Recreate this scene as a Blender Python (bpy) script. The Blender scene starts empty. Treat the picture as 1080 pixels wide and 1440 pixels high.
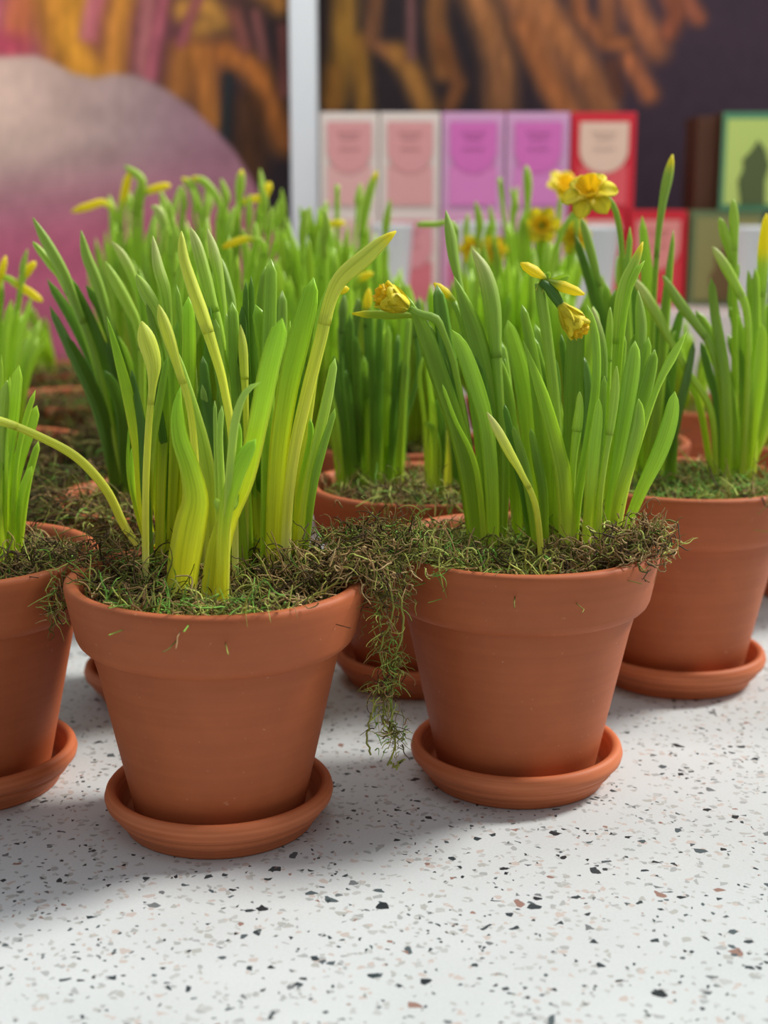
import bpy, math, random
import numpy as np
from mathutils import Vector, Matrix

# ------------------------------------------------------------------ camera
F = 2000.0; TH = 0.2178; H = 0.3106          # focal length in px of the 1080x1440 frame, pitch, height
scene = bpy.context.scene
cam_d = bpy.data.cameras.new('camera'); cam = bpy.data.objects.new('camera', cam_d)
scene.collection.objects.link(cam); scene.camera = cam
cam.location = (0, 0, H); cam.rotation_euler = (math.pi/2 - TH, 0, 0)
cam_d.sensor_width = 36; cam_d.sensor_fit = 'AUTO'; cam_d.lens = F/1440*36
cam_d.clip_start = 0.01; cam_d.clip_end = 50
cam_d.dof.use_dof = True; cam_d.dof.focus_distance = 0.70; cam_d.dof.aperture_fstop = 6.8

# ------------------------------------------------------------------ world, sun, added fill light, exposure
w = bpy.data.worlds.new('world'); scene.world = w; w.use_nodes = True
nt = w.node_tree; bg = nt.nodes['Background']
tc = nt.nodes.new('ShaderNodeTexCoord'); sp = nt.nodes.new('ShaderNodeSeparateXYZ')
cr = nt.nodes.new('ShaderNodeValToRGB'); mr = nt.nodes.new('ShaderNodeMath'); mr.operation = 'MULTIPLY_ADD'
mr.inputs[1].default_value = .5; mr.inputs[2].default_value = .5
nt.links.new(tc.outputs['Generated'], sp.inputs[0]); nt.links.new(sp.outputs['Z'], mr.inputs[0]); nt.links.new(mr.outputs[0], cr.inputs[0])
e = cr.color_ramp.elements; e[0].position = .45; e[0].color = (.24, .24, .24, 1); e[1].position = .75; e[1].color = (.88, .95, 1.0, 1)
nt.links.new(cr.outputs[0], bg.inputs[0]); bg.inputs[1].default_value = 0.50

sd = bpy.data.lights.new('sun', 'SUN'); so = bpy.data.objects.new('sun', sd); scene.collection.objects.link(so)
sd.energy = 4.0; sd.angle = math.radians(13); sd.color = (1.0, .965, .90)
sdir = Vector((-.78, -.34, -.80))             # travel direction: from the right, slightly behind
so.rotation_euler = sdir.to_track_quat('-Z', 'Y').to_euler()

ld = bpy.data.lights.new('fill_light', 'AREA'); lo = bpy.data.objects.new('fill_light', ld); COLL = scene.collection; COLL.objects.link(lo)
ld.shape = 'RECTANGLE'; ld.size = 2.4; ld.size_y = .35; ld.energy = 13; ld.color = (1.0, .96, .92)     # added fill light, no visible source, brightens mural and cartons
lo.location = (.1, 1.35, 1.45); lo.rotation_euler = (Vector((0, .85, -1.15))).to_track_quat('-Z', 'Y').to_euler()

scene.view_settings.view_transform = 'Standard'; scene.view_settings.look = 'None'
scene.view_settings.gamma = 1; scene.view_settings.exposure = 0.08
scene.view_settings.use_curve_mapping = False

# ------------------------------------------------------------------ helpers
COL = scene.collection
rng = random.Random(7)
def lin(c):
    return tuple(((v/255)/12.92 if v/255 <= .04045 else ((v/255+.055)/1.055)**2.4) for v in c)
def at(px, py, Y):
    a = (px-540)/F; b = (720-py)/F
    dy = math.cos(TH)+b*math.sin(TH); dz = -math.sin(TH)+b*math.cos(TH)
    s = Y/dy
    return Vector((a*s, Y, H+dz*s))
def ground(px, py, z):
    b = (720-py)/F
    dy = math.cos(TH)+b*math.sin(TH); dz = -math.sin(TH)+b*math.cos(TH)
    s = (z-H)/dz if dz < -1e-4 else 9
    return s*dy
def depth(p): return p.y*math.cos(TH)-(p.z-H)*math.sin(TH)

def mesh_obj(name, verts, faces, mat, parent=None, cols=None, uvs=None, smooth=True, origin=(0, 0, 0)):
    me = bpy.data.meshes.new(name)
    v = np.asarray(verts, dtype=np.float32)-np.asarray(origin, dtype=np.float32)
    me.from_pydata(v.tolist(), [], faces if isinstance(faces, list) else faces.tolist())
    if cols is not None:
        a = me.color_attributes.new('Col', 'FLOAT_COLOR', 'POINT')
        c = np.ones((len(v), 4), dtype=np.float32); c[:, :3] = cols; a.data.foreach_set('color', c.ravel())
    if uvs is not None:
        a = me.attributes.new('lf', 'FLOAT_VECTOR', 'POINT')
        a.data.foreach_set('vector', np.asarray(uvs, dtype=np.float32).ravel())
    if smooth: me.polygons.foreach_set('use_smooth', [True]*len(me.polygons))
    me.materials.append(mat); me.update()
    o = bpy.data.objects.new(name, me); COL.objects.link(o)
    if parent: o.parent = parent
    return o
def empty(name, loc):
    o = bpy.data.objects.new(name, None); COL.objects.link(o); o.location = loc; o.empty_display_size = .02; return o
def tag(o, label=None, cat=None, group=None, kind=None):
    if label: o['label'] = label
    if cat: o['category'] = cat
    if group: o['group'] = group
    if kind: o['kind'] = kind
    return o
def box(x0, x1, y0, y1, z0, z1):
    v = [(x0,y0,z0),(x1,y0,z0),(x1,y1,z0),(x0,y1,z0),(x0,y0,z1),(x1,y0,z1),(x1,y1,z1),(x0,y1,z1)]
    return v, [(0,3,2,1),(4,5,6,7),(0,1,5,4),(1,2,6,5),(2,3,7,6),(3,0,4,7)]
def bevel(o, w, s=3):
    m = o.modifiers.new('bevel', 'BEVEL'); m.width = w; m.segments = s; m.limit_method = 'ANGLE'
def lathe(prof, n=96):
    V = []; Fc = []
    k = len(prof)
    for i in range(n):
        a = 2*math.pi*i/n
        for r, z in prof: V.append((r*math.cos(a), r*math.sin(a), z))
    for i in range(n):
        j = (i+1) % n
        for q in range(k-1): Fc.append((i*k+q, j*k+q, j*k+q+1, i*k+q+1))
    return V, Fc
def catmull(P, n):
    P = np.asarray(P, float)
    if len(P) == 2: P = np.array([P[0], (P[0]+P[1])/2, P[1]])
    seg = np.r_[0, np.cumsum(np.maximum(np.linalg.norm(np.diff(P[:, :3], axis=0), axis=1), 1e-6))]
    E = np.vstack([2*P[0]-P[1], P, 2*P[-1]-P[-2]])
    out = []
    for s in np.linspace(0, seg[-1], n):
        i = min(max(np.searchsorted(seg, s, side='right')-1, 0), len(P)-2)
        t = (s-seg[i])/(seg[i+1]-seg[i])
        a, b, c, d = E[i], E[i+1], E[i+2], E[i+3]
        out.append(.5*((2*b)+(-a+c)*t+(2*a-5*b+4*c-d)*t*t+(-a+3*b-3*c+d)*t**3))
    return np.array(out)
def smooth(a, b, x):
    t = np.clip((x-a)/(b-a), 0, 1); return t*t*(3-2*t)

# ------------------------------------------------------------------ materials
def new_mat(name):
    m = bpy.data.materials.new(name); m.use_nodes = True
    return m, m.node_tree, m.node_tree.nodes['Principled BSDF']
def simple(name, rgb, rough=.6, spec=.4):
    m, n, b = new_mat(name); b.inputs['Base Color'].default_value = (*lin(rgb), 1)
    b.inputs['Roughness'].default_value = rough; b.inputs['Specular IOR Level'].default_value = spec; return m
def mixrgb(n, fac, a, b, mode='MIX'):
    x = n.nodes.new('ShaderNodeMix'); x.data_type = 'RGBA'; x.blend_type = mode
    for sock, val in ((x.inputs[0], fac), (x.inputs[6], a), (x.inputs[7], b)):
        if hasattr(val, 'is_output') or isinstance(val, bpy.types.NodeSocket): n.links.new(val, sock)
        else: sock.default_value = val if not isinstance(val, tuple) else (*val, 1)
    return x.outputs[2]
def math_node(n, op, a, b=None, c=None):
    x = n.nodes.new('ShaderNodeMath'); x.operation = op
    for i, v in enumerate((a, b, c)):
        if v is None: continue
        if isinstance(v, bpy.types.NodeSocket): n.links.new(v, x.inputs[i])
        else: x.inputs[i].default_value = v
    return x.outputs[0]
def noise(n, vec, scale, detail=3, rough=.5):
    x = n.nodes.new('ShaderNodeTexNoise'); x.inputs['Scale'].default_value = scale
    x.inputs['Detail'].default_value = detail; x.inputs['Roughness'].default_value = rough
    if vec: n.links.new(vec, x.inputs['Vector'])
    return x
def ramp(n, fac, stops):
    x = n.nodes.new('ShaderNodeValToRGB'); n.links.new(fac, x.inputs[0]); el = x.color_ramp.elements
    while len(el) < len(stops): el.new(.5)
    for k, (p, c) in enumerate(stops): el[k].position = p; el[k].color = (*c, 1) if len(c) == 3 else c
    return x.outputs[0]

def leaf_material(name, trans, rough):
    m, n, b = new_mat(name)
    at_ = n.nodes.new('ShaderNodeAttribute'); at_.attribute_name = 'Col'
    lf = n.nodes.new('ShaderNodeAttribute'); lf.attribute_name = 'lf'
    mp = n.nodes.new('ShaderNodeMapping'); mp.inputs['Scale'].default_value = (7, .35, 40); n.links.new(lf.outputs['Vector'], mp.inputs[0])
    ns = noise(n, mp.outputs[0], 1.0, 3, .6)
    k = ramp(n, ns.outputs[0], [(.25, (.70, .72, .62)), (.5, (1, 1, 1)), (.75, (1.22, 1.16, 1.2))])
    c = mixrgb(n, 1.0, at_.outputs['Color'], k, 'MULTIPLY')
    n.links.new(c, b.inputs['Base Color'])
    b.inputs['Roughness'].default_value = rough; b.inputs['Specular IOR Level'].default_value = .5
    bp = n.nodes.new('ShaderNodeBump'); bp.inputs['Strength'].default_value = .35; bp.inputs['Distance'].default_value = .0006
    n.links.new(ns.outputs[0], bp.inputs['Height']); n.links.new(bp.outputs[0], b.inputs['Normal'])
    tr = n.nodes.new('ShaderNodeBsdfTranslucent')
    gm = n.nodes.new('ShaderNodeGamma'); gm.inputs[1].default_value = .55; n.links.new(c, gm.inputs[0])
    tcx = mixrgb(n, 1.0, gm.outputs[0], (1.02, 1.04, .75), 'MULTIPLY'); n.links.new(tcx, tr.inputs[0])
    mx = n.nodes.new('ShaderNodeMixShader'); mx.inputs[0].default_value = trans
    n.links.new(b.outputs[0], mx.inputs[1]); n.links.new(tr.outputs[0], mx.inputs[2])
    n.links.new(mx.outputs[0], n.nodes['Material Output'].inputs[0])
    return m
M_LEAF = leaf_material('leaf_green', .52, .34)
M_STEM = leaf_material('stem_green', .30, .45)
M_PETAL = leaf_material('petal_yellow', .45, .55)
M_BUD = leaf_material('bud_sheath', .32, .50)

def terracotta():
    m, n, b = new_mat('terracotta')
    t = n.nodes.new('ShaderNodeTexCoord'); o = t.outputs['Object']
    n1 = noise(n, o, 28, 4, .6); n2 = noise(n, o, 420, 2, .5)
    oi = n.nodes.new('ShaderNodeObjectInfo')
    c = ramp(n, n1.outputs[0], [(.3, lin((167, 86, 48))), (.7, lin((182, 98, 56)))])
    c = mixrgb(n, ramp(n, n2.outputs[0], [(.72, (0, 0, 0)), (.76, (.35, .35, .35))]), c, lin((225, 170, 135)))
    # throwing rings: fine horizontal bands
    mp = n.nodes.new('ShaderNodeMapping'); mp.inputs['Scale'].default_value = (2, 2, 160); n.links.new(o, mp.inputs[0])
    n3 = noise(n, mp.outputs[0], 1.4, 2, .5)
    c = mixrgb(n, .18, c, ramp(n, n3.outputs[0], [(.35, lin((160, 82, 46))), (.65, lin((190, 106, 64)))]))
    n.links.new(c, b.inputs['Base Color'])
    b.inputs['Roughness'].default_value = .62; b.inputs['Specular IOR Level'].default_value = .35
    bp = n.nodes.new('ShaderNodeBump'); bp.inputs['Strength'].default_value = .12; bp.inputs['Distance'].default_value = .0003
    n.links.new(mixrgb(n, .5, n3.outputs[0], n2.outputs[0]), bp.inputs['Height']); n.links.new(bp.outputs[0], b.inputs['Normal'])
    return m
M_TERRA = terracotta()

def saucer_terracotta():
    m, n, b = new_mat('saucer_terracotta')
    t = n.nodes.new('ShaderNodeTexCoord'); o = t.outputs['Object']
    n1 = noise(n, o, 22, 4, .6)
    mp = n.nodes.new('ShaderNodeMapping'); mp.inputs['Scale'].default_value = (3, 3, 330); n.links.new(o, mp.inputs[0])
    n3 = noise(n, mp.outputs[0], 1.5, 2, .5)
    c = ramp(n, n1.outputs[0], [(.3, lin((182, 94, 50))), (.7, lin((200, 108, 60)))])
    c = mixrgb(n, .35, c, ramp(n, n3.outputs[0], [(.35, lin((165, 88, 56))), (.65, lin((216, 136, 98)))]))
    n.links.new(c, b.inputs['Base Color']); b.inputs['Roughness'].default_value = .6; b.inputs['Specular IOR Level'].default_value = .35
    bp = n.nodes.new('ShaderNodeBump'); bp.inputs['Strength'].default_value = .3; bp.inputs['Distance'].default_value = .0004
    n.links.new(n3.outputs[0], bp.inputs['Height']); n.links.new(bp.outputs[0], b.inputs['Normal'])
    return m
M_SAUCER = saucer_terracotta()

def terrazzo():
    m, n, b = new_mat('terrazzo')
    t = n.nodes.new('ShaderNodeTexCoord'); o = t.outputs['Object']
    dn = noise(n, o, 260, 2, .5)
    va = n.nodes.new('ShaderNodeVectorMath'); va.operation = 'MULTIPLY_ADD'
    va.inputs[1].default_value = (.0022, .0022, 0); n.links.new(dn.outputs['Color'], va.inputs[0]); n.links.new(o, va.inputs[2])
    big = noise(n, o, 9, 3, .5)
    c = ramp(n, big.outputs[0], [(.35, lin((196, 201, 202))), (.65, lin((205, 210, 211)))])
    fine = noise(n, o, 700, 2, .5)
    c = mixrgb(n, .5, c, mixrgb(n, 1.0, c, ramp(n, fine.outputs[0], [(.3, (.9, .9, .9)), (.7, (1.03, 1.03, 1.03))]), 'MULTIPLY'))
    def layer(c, scale, p, edge, stops, off):
        mp = n.nodes.new('ShaderNodeMapping'); mp.inputs['Location'].default_value = (off, off*.7, 0)
        mp.inputs['Rotation'].default_value = (0, 0, off); n.links.new(va.outputs[0], mp.inputs[0])
        v1 = n.nodes.new('ShaderNodeTexVoronoi'); v1.voronoi_dimensions = '2D'; v1.inputs['Scale'].default_value = scale
        v2 = n.nodes.new('ShaderNodeTexVoronoi'); v2.voronoi_dimensions = '2D'; v2.feature = 'DISTANCE_TO_EDGE'; v2.inputs['Scale'].default_value = scale
        n.links.new(mp.outputs[0], v1.inputs['Vector']); n.links.new(mp.outputs[0], v2.inputs['Vector'])
        s = n.nodes.new('ShaderNodeSeparateColor'); n.links.new(v1.outputs['Color'], s.inputs[0])
        pick = math_node(n, 'LESS_THAN', s.outputs[0], p)
        thr = math_node(n, 'MULTIPLY_ADD', s.outputs[1], .16, edge)
        ins = math_node(n, 'GREATER_THAN', v2.outputs['Distance'], thr)
        col = ramp(n, s.outputs[2], stops)
        n.nodes[-1].color_ramp.interpolation = 'CONSTANT'
        return mixrgb(n, math_node(n, 'MULTIPLY', pick, ins), c, col)
    light = [(0, lin((180, 183, 182))), (.3, lin((164, 168, 168))), (.55, lin((190, 180, 174))), (.8, lin((172, 174, 170)))]
    dark = [(0, lin((52, 64, 68))), (.35, lin((80, 92, 96))), (.55, lin((40, 48, 52))), (.75, lin((112, 118, 120))), (.92, lin((146, 116, 106)))]
    c = layer(c, 270, .10, .03, light, .3)
    c = layer(c, 420, .10, .03, light, 1.3)
    c = layer(c, 175, .024, .10, dark, 2.1)
    c = layer(c, 270, .032, .10, dark, 3.7)
    c = layer(c, 480, .036, .08, dark, 5.2)
    # a pale tan stain
    dst = n.nodes.new('ShaderNodeVectorMath'); dst.operation = 'DISTANCE'; n.links.new(o, dst.inputs[0]); dst.inputs[1].default_value = (-.040, .625, 0)
    sn = noise(n, o, 60, 3, .6)
    st = math_node(n, 'MULTIPLY', ramp(n, dst.outputs['Value'], [(.0, (1, 1, 1)), (.03, (0, 0, 0))]), ramp(n, sn.outputs[0], [(.4, (0, 0, 0)), (.7, (.55, .55, .55))]))
    c = mixrgb(n, st, c, lin((205, 188, 160)))
    n.links.new(c, b.inputs['Base Color']); b.inputs['Roughness'].default_value = .38; b.inputs['Specular IOR Level'].default_value = .35
    return m
M_TERRAZZO = terrazzo()

def attr_mat(name, rough=.8, spec=.2):
    m, n, b = new_mat(name); a = n.nodes.new('ShaderNodeAttribute'); a.attribute_name = 'Col'
    n.links.new(a.outputs['Color'], b.inputs['Base Color']); b.inputs['Roughness'].default_value = rough
    b.inputs['Specular IOR Level'].default_value = spec; return m
M_MOSS = attr_mat('moss', .75, .25)
M_MURAL = attr_mat('mural_print', .6, .15)
def soil_mat():
    m, n, b = new_mat('soil'); t = n.nodes.new('ShaderNodeTexCoord')
    ns = noise(n, t.outputs['Object'], 300, 4, .7)
    n.links.new(ramp(n, ns.outputs[0], [(.3, lin((24, 20, 12))), (.7, lin((74, 62, 36)))]), b.inputs['Base Color'])
    b.inputs['Roughness'].default_value = .95
    bp = n.nodes.new('ShaderNodeBump'); bp.inputs['Distance'].default_value = .004; n.links.new(ns.outputs[0], bp.inputs['Height']); n.links.new(bp.outputs[0], b.inputs['Normal'])
    return m
M_SOIL = soil_mat()
M_WHITE = simple('white_paint', (242, 247, 252), .5)
M_RISER = simple('riser_white', (226, 212, 206), .5)
M_CUP = simple('white_ceramic', (236, 238, 240), .3, .5)
M_FLOOR = simple('floor_grey', (150, 146, 140), .7)
M_BASE = simple('counter_white', (215, 214, 210), .6)

# ------------------------------------------------------------------ the setting
YW = 2.25
v, f = box(-1.6, 1.6, .16, YW-.005, -.04, 0)
ctr = empty('terrazzo_counter', (0, .2, -.9))
o = mesh_obj('counter_top', v, f, M_TERRAZZO, ctr, smooth=False, origin=(0, .2, -.9)); bevel(o, .003)
v, f = box(-1.55, 1.55, .2, YW-.01, -.9, -.04)
mesh_obj('counter_base', v, f, M_BASE, ctr, smooth=False, origin=(0, .2, -.9))
tag(ctr, 'white speckled terrazzo counter under all the flower pots', 'counter')
# object-space of the top is offset from world: the chip pattern needs no world registration
v, f = box(-3, 3, -1.2, YW, -.93, -.9); tag(mesh_obj('floor', v, f, M_FLOOR, smooth=False), kind='structure')

def mural():
    PX0, PX1, PY0, PY1 = -700, 1800, -560, 900
    nx, ny = 834, 488
    xs = np.linspace(PX0, PX1, nx); ys = np.linspace(PY0, PY1, ny)
    X, Yp = np.meshgrid(xs, ys)
    L = lambda c: np.array(c, float)
    rs = np.random.RandomState(3)
    def vn(sx, sy, seed):
        r = np.random.RandomState(seed); g = r.rand(64, 64)
        u = (X+2000)/sx; vv = (Yp+2000)/sy
        i = np.floor(u).astype(int); j = np.floor(vv).astype(int); a = u-i; b_ = vv-j
        a = a*a*(3-2*a); b_ = b_*b_*(3-2*b_)
        G = lambda p, q: g[q % 64, p % 64]
        return (G(i, j)*(1-a)+G(i+1, j)*a)*(1-b_)+(G(i, j+1)*(1-a)+G(i+1, j+1)*a)*b_
    C = np.zeros(X.shape+(3,)); C[:] = L((60, 47, 57))
    def over(mask, col): 
        nonlocal C
        C = C*(1-mask[..., None])+L(col)*mask[..., None]
    # dark ground behind the strands
    over(smooth(900, 640, X)*smooth(560, 160, Yp)*.85, (38, 32, 34))
    over(smooth(420, 150, X)*smooth(260, 60, Yp)*.9, (120, 66, 70))
    over(smooth(90, -60, X), (176, 84, 108))
    over(smooth(440, 380, X)*smooth(60, -60, Yp)*.5, (120, 75, 45))
    def stroke(pts, w, col, soft=.8, alpha=.92):
        w = w*1.15
        best = np.full(X.shape, 1e9)
        for (x0, y0), (x1, y1) in zip(pts[:-1], pts[1:]):
            dx, dy = x1-x0, y1-y0; t = np.clip(((X-x0)*dx+(Yp-y0)*dy)/(dx*dx+dy*dy), 0, 1)
            best = np.minimum(best, np.hypot(X-x0-t*dx, Yp-y0-t*dy))
        m = smooth(w*(.5+soft*.5), w*(.5-soft*.5), best)*alpha*(.8+.25*vn(18, 60, int(w*7+pts[0][0]) % 997))
        sh = smooth(w*.5, 0, best)[..., None]
        over_c = L(col)*(.92+.1*sh)*(.86+.28*vn(7, 40, int(w*3+abs(pts[0][1])) % 499))[..., None]
        nonlocal C
        mm = np.clip(m, 0, 1)[..., None]; C = C*(1-mm)+over_c*mm
    OR = (196, 132, 48); BR = (152, 96, 46); TN = (158, 100, 62); PK = (168, 88, 104)
    # left field: pink and orange strands
    for p, w_, c in [
        ([(-60, -60), (10, 80)], 70, (190, 100, 120)), ([(40, -60), (20, 75)], 36, (196, 110, 70)),
        ([(70, -80), (85, 40), (110, 110)], 52, OR), ([(20, 70), (-60, 60)], 40, (170, 70, 90)),
        ([(120, -60), (100, 60), (125, 100)], 34, (206, 142, 50)), ([(135, -30), (120, 50)], 14, (196, 120, 120)),
        ([(150, -60), (130, 50)], 20, (184, 100, 110)), ([(190, -80), (165, 30), (158, 108)], 32, (200, 134, 52)),
        ([(215, -60), (200, 100)], 22, (150, 92, 92)), ([(240, -60), (222, 40), (212, 110)], 16, (160, 84, 96)),
        ([(262, 15), (290, 10), (312, 30), (280, 38)], 30, (176, 126, 56)), ([(258, 75), (250, 130)], 34, BR),
        ([(285, 75), (292, 140), (296, 170)], 34, (168, 104, 46)), ([(318, 75), (360, 100), (385, 160), (400, 200)], 34, (158, 94, 44)),
        ([(330, 20), (345, 65)], 18, (128, 74, 66)), ([(370, -20), (395, 5)], 30, (166, 112, 54)), ([(300, -60), (255, 60)], 14, (140, 74, 84)),
        ([(360, 20), (372, 80)], 14, (120, 74, 70)), ([(398, 40), (400, 130)], 14, (110, 64, 60)), ([(350, 150), (352, 240)], 40, (70, 44, 28)),
        ([(322, 110), (318, 190)], 14, (30, 36, 40)),
        ([(-200, -100), (-140, 60)], 60, PK), ([(-320, -100), (-240, 90)], 50, OR), ([(-420, -200), (-400, 100)], 60, PK)]: stroke(p, w_, c)
    # right field: ochre and brown strands on near black
    for p, w_, c in [
        ([(486, -60), (484, 60), (470, 140)], 32, (150, 108, 44)), ([(505, 60), (512, 150)], 24, (140, 98, 40)), ([(470, 100), (468, 150)], 20, (128, 86, 40)),
        ([(530, -40), (522, 60), (560, 80)], 20, (120, 78, 50)), ([(560, 75), (582, 110), (598, 150)], 28, (158, 108, 52)), ([(578, -60), (578, 80)], 12, (112, 76, 74)),
        ([(620, -60), (612, 20), (622, 100)], 26, (130, 84, 46)), ([(622, 60), (645, 120), (632, 150)], 20, (116, 72, 42)),
        ([(660, -30), (690, 40), (702, 90), (704, 150)], 38, (158, 104, 62)), ([(700, -60), (740, 30), (780, 120), (800, 160)], 34, TN),
        ([(720, -60), (775, 30), (830, 110), (845, 150)], 40, (164, 104, 62)), ([(735, 40), (770, 120), (790, 150)], 26, (150, 92, 54)),
        ([(805, -60), (815, 20), (850, 60), (878, 62)], 22, (150, 90, 54)), ([(850, -60), (855, 40)], 22, (150, 92, 58)), ([(870, -60), (895, 20), (922, 70)], 32, (168, 102, 64)),
        ([(885, 85), (912, 132)], 24, (170, 100, 62)), ([(920, -60), (950, 20), (940, 45)], 24, (138, 76, 52)), ([(930, -60), (980, 25)], 22, (150, 84, 58)),
        ([(860, 90), (868, 130)], 16, (96, 58, 44)), ([(1010, -200), (1000, -60)], 30, (130, 76, 50)), ([(760, -300), (820, -40)], 40, TN), ([(640, -300), (600, -60)], 40, BR)]: stroke(p, w_, c)
    # the large petal at the left
    edge = np.interp(xs, [-700, -200, 0, 50, 75, 105, 135, 160, 190, 215, 240, 270, 300, 330, 350, 380, 430], [60, 70, 80, 78, 88, 104, 110, 104, 106, 116, 130, 152, 180, 212, 245, 300, 420])
    m = smooth(-6, 6, Yp-edge[None, :])
    pet = L((152, 128, 128))*np.ones(C.shape)
    def pmix(k, col):
        nonlocal pet
        k = np.clip(k, 0, 1)[..., None]; pet = pet*(1-k)+L(col)*k
    pmix(smooth(260, -40, X)*smooth(330, 160, Yp)*.9, (202, 172, 156))
    pmix(smooth(80, 200, Yp)*smooth(120, 330, X)*.7, (134, 104, 116))
    pmix(smooth(200, 380, Yp+.1*X)*.92, (172, 84, 110))
    pmix(smooth(140, -60, X)*smooth(260, 200, Yp)*.5, (214, 184, 170))
    pmix(smooth(180, 330, X)*smooth(330, 250, Yp)*.6, (138, 98, 112))
    pmix(smooth(470, 560, Yp), (120, 60, 80))
    pet *= (.95+.1*vn(60, 30, 11))[..., None]
    C = C*(1-m[..., None])+pet*m[..., None]
    C *= (.96+.08*vn(9, 14, 5))[..., None]
    C = np.clip(C*1.17, 0, 255)/255
    C = np.where(C <= .04045, C/12.92, ((C+.055)/1.055)**2.4)
    # map the painted sheet onto the wall plane at its real size
    a = (X-540)/F; b_ = (720-Yp)/F
    dy = math.cos(TH)+b_*math.sin(TH); dz = -math.sin(TH)+b_*math.cos(TH); s = YW/dy
    V = np.stack([a*s, np.full_like(s, YW-.004), H+dz*s], -1).reshape(-1, 3)
    idx = np.arange(nx*ny).reshape(ny, nx)
    Fc = np.stack([idx[1:, :-1], idx[1:, 1:], idx[:-1, 1:], idx[:-1, :-1]], -1).reshape(-1, 4)
    o = mesh_obj('mural', V, Fc, M_MURAL, cols=C.reshape(-1, 3), smooth=False)
    tag(o, 'large blurred wall mural with mauve petal, orange strands and dark plum ground', 'mural')
mural()
v, f = box(-3, 3, YW, YW+.1, -.93, 1.8); tag(mesh_obj('wall_back', v, f, M_BASE, smooth=False), kind='structure')
pa = at(426, 0, 2.2)
v, f = box(pa.x-.020, pa.x+.021, 2.18, 2.215, 0, 1.3); o = tag(mesh_obj('trim_1', v, f, M_WHITE, smooth=False), kind='structure'); bevel(o, .004)

# riser shelf, cartons, cups
ZS = .163
v, f = box(-.12, 1.0, 1.86, 2.17, 0.0, ZS); o = mesh_obj('display_riser', v, f, M_RISER, smooth=False); bevel(o, .003)
tag(o, 'low pale display riser behind the plants, carrying the stacked cartons', 'display stand')
YB = 2.0
def pxx(px, Y=YB, py=250): return at(px, py, Y).x
bh_cache = {}
def carton(px0, px1, row, frame, panel, low, label, group, style='u', depth_=.07, z0=None, z1=None, side=None, Y=YB):
    zlo = ZS if z0 is None else z0
    x0, x1 = pxx(px0, Y)+.0006, pxx(px1, Y)-.0006
    zb = ZS+(.1303 if row == 1 else .0); zt = zb+.130
    if z0 is not None: zb, zt = z0, z1
    c = empty('carton', ((x0+x1)/2, Y, zb)); org = tuple(c.location)
    v, f = box(x0, x1, Y, Y+depth_, zb, zt)
    o = mesh_obj('carton_body', v, f, simple('card', side or frame, .55), c, smooth=False, origin=org); bevel(o, .001, 2)
    w_, h_ = x1-x0, zt-zb
    if side:   # coloured front face sheet over a brown box
        v, f = box(x0, x1, Y-.0012, Y, zb, zt); mesh_obj('front_sheet', v, f, simple('card_front', frame, .5), c, smooth=False, origin=org)
    def plate(name, poly, col, off):
        n_ = len(poly); V = [(x0+u*w_, Y-off, zb+q*h_) for u, q in poly]+[(x0+u*w_, Y-off+.0008, zb+q*h_) for u, q in poly]
        Fc = [tuple(range(n_))]+[tuple(range(2*n_-1, n_-1, -1))]+[(i, i+n_, (i+1) % n_+n_, (i+1) % n_) for i in range(n_)]
        mesh_obj(name, V, Fc, simple(name, col, .5), c, smooth=False, origin=org)
    if style == 'u':
        plate('lower_panel', [(.12, .05), (.88, .05), (.88, .46), (.12, .46)], low, .0022)
        arc = [(.5+.38*math.cos(t), .62-.24*math.sin(t)) for t in np.linspace(math.pi, 0, 14)]
        plate('rounded_panel', [(.08+.04, .9)]+arc+[(.88, .9)], panel, .0034)
        dk = tuple(int(k*.88) for k in panel)
        for j, (q, ww) in enumerate(((.78, .4), (.72, .28), (.62, .34))):
            plate('print_line', [(.5-ww/2, q), (.5+ww/2, q), (.5+ww/2, q+.018), (.5-ww/2, q+.018)], dk, .0044)
    elif style == 'tree':
        plate('picture_panel', [(.07, .06), (.95, .06), (.95, .93), (.07, .93)], panel, .0022)
        pts = [(.34, .06), (.28, .3), (.36, .42), (.34, .52), (.46, .6), (.58, .72), (.7, .62), (.78, .46), (.72, .3), (.74, .06)]
        plate('printed_tree', pts, low, .0034)
    tag(c, label, 'carton', group); return c
CREAM = (240, 226, 218); PANEL = (232, 164, 166); MAG = (226, 172, 214); MAGP = (226, 118, 196)
gt = 'cartons on the upper row of the display'; gl = 'cartons on the lower row of the display'
carton(450, 533, 1, CREAM, PANEL, (236, 182, 180), 'cream carton with a salmon pink panel, upper row, touching the white post', gt)
carton(534, 619, 1, CREAM, PANEL, (234, 172, 172), 'cream carton with a salmon pink panel, upper row, next to the magenta ones', gt)
carton(621, 709, 1, MAG, MAGP, (232, 138, 204), 'magenta carton in upper row, left one, beside the cream carton', gt)
carton(711, 800, 1, MAG, MAGP, (228, 140, 206), 'magenta carton in upper row, right one, beside the red carton', gt)
carton(802, 893, 1, (222, 44, 62), (242, 206, 186), (238, 96, 104), 'red carton with a peach rounded panel at the right end of the upper row', gt)
carton(450, 533, 0, CREAM, (238, 196, 190), (236, 180, 180), 'cream and pink carton in the lower row, nearest the white post', gl)
carton(534, 619, 0, CREAM, (230, 160, 166), (226, 130, 140), 'cream and rose carton in the lower row, behind the white cup', gl)
carton(621, 709, 0, (232, 176, 208), (226, 150, 196), (210, 110, 150), 'pale magenta carton in the lower row, left of two', gl)
carton(711, 800, 0, (232, 176, 208), (226, 150, 196), (210, 110, 150), 'pale magenta carton in the lower row, right of two', gl)
carton(802, 884, 0, (218, 42, 58), (240, 190, 180), (226, 70, 80), 'red carton in the lower row, behind a white cup', gl)
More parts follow.
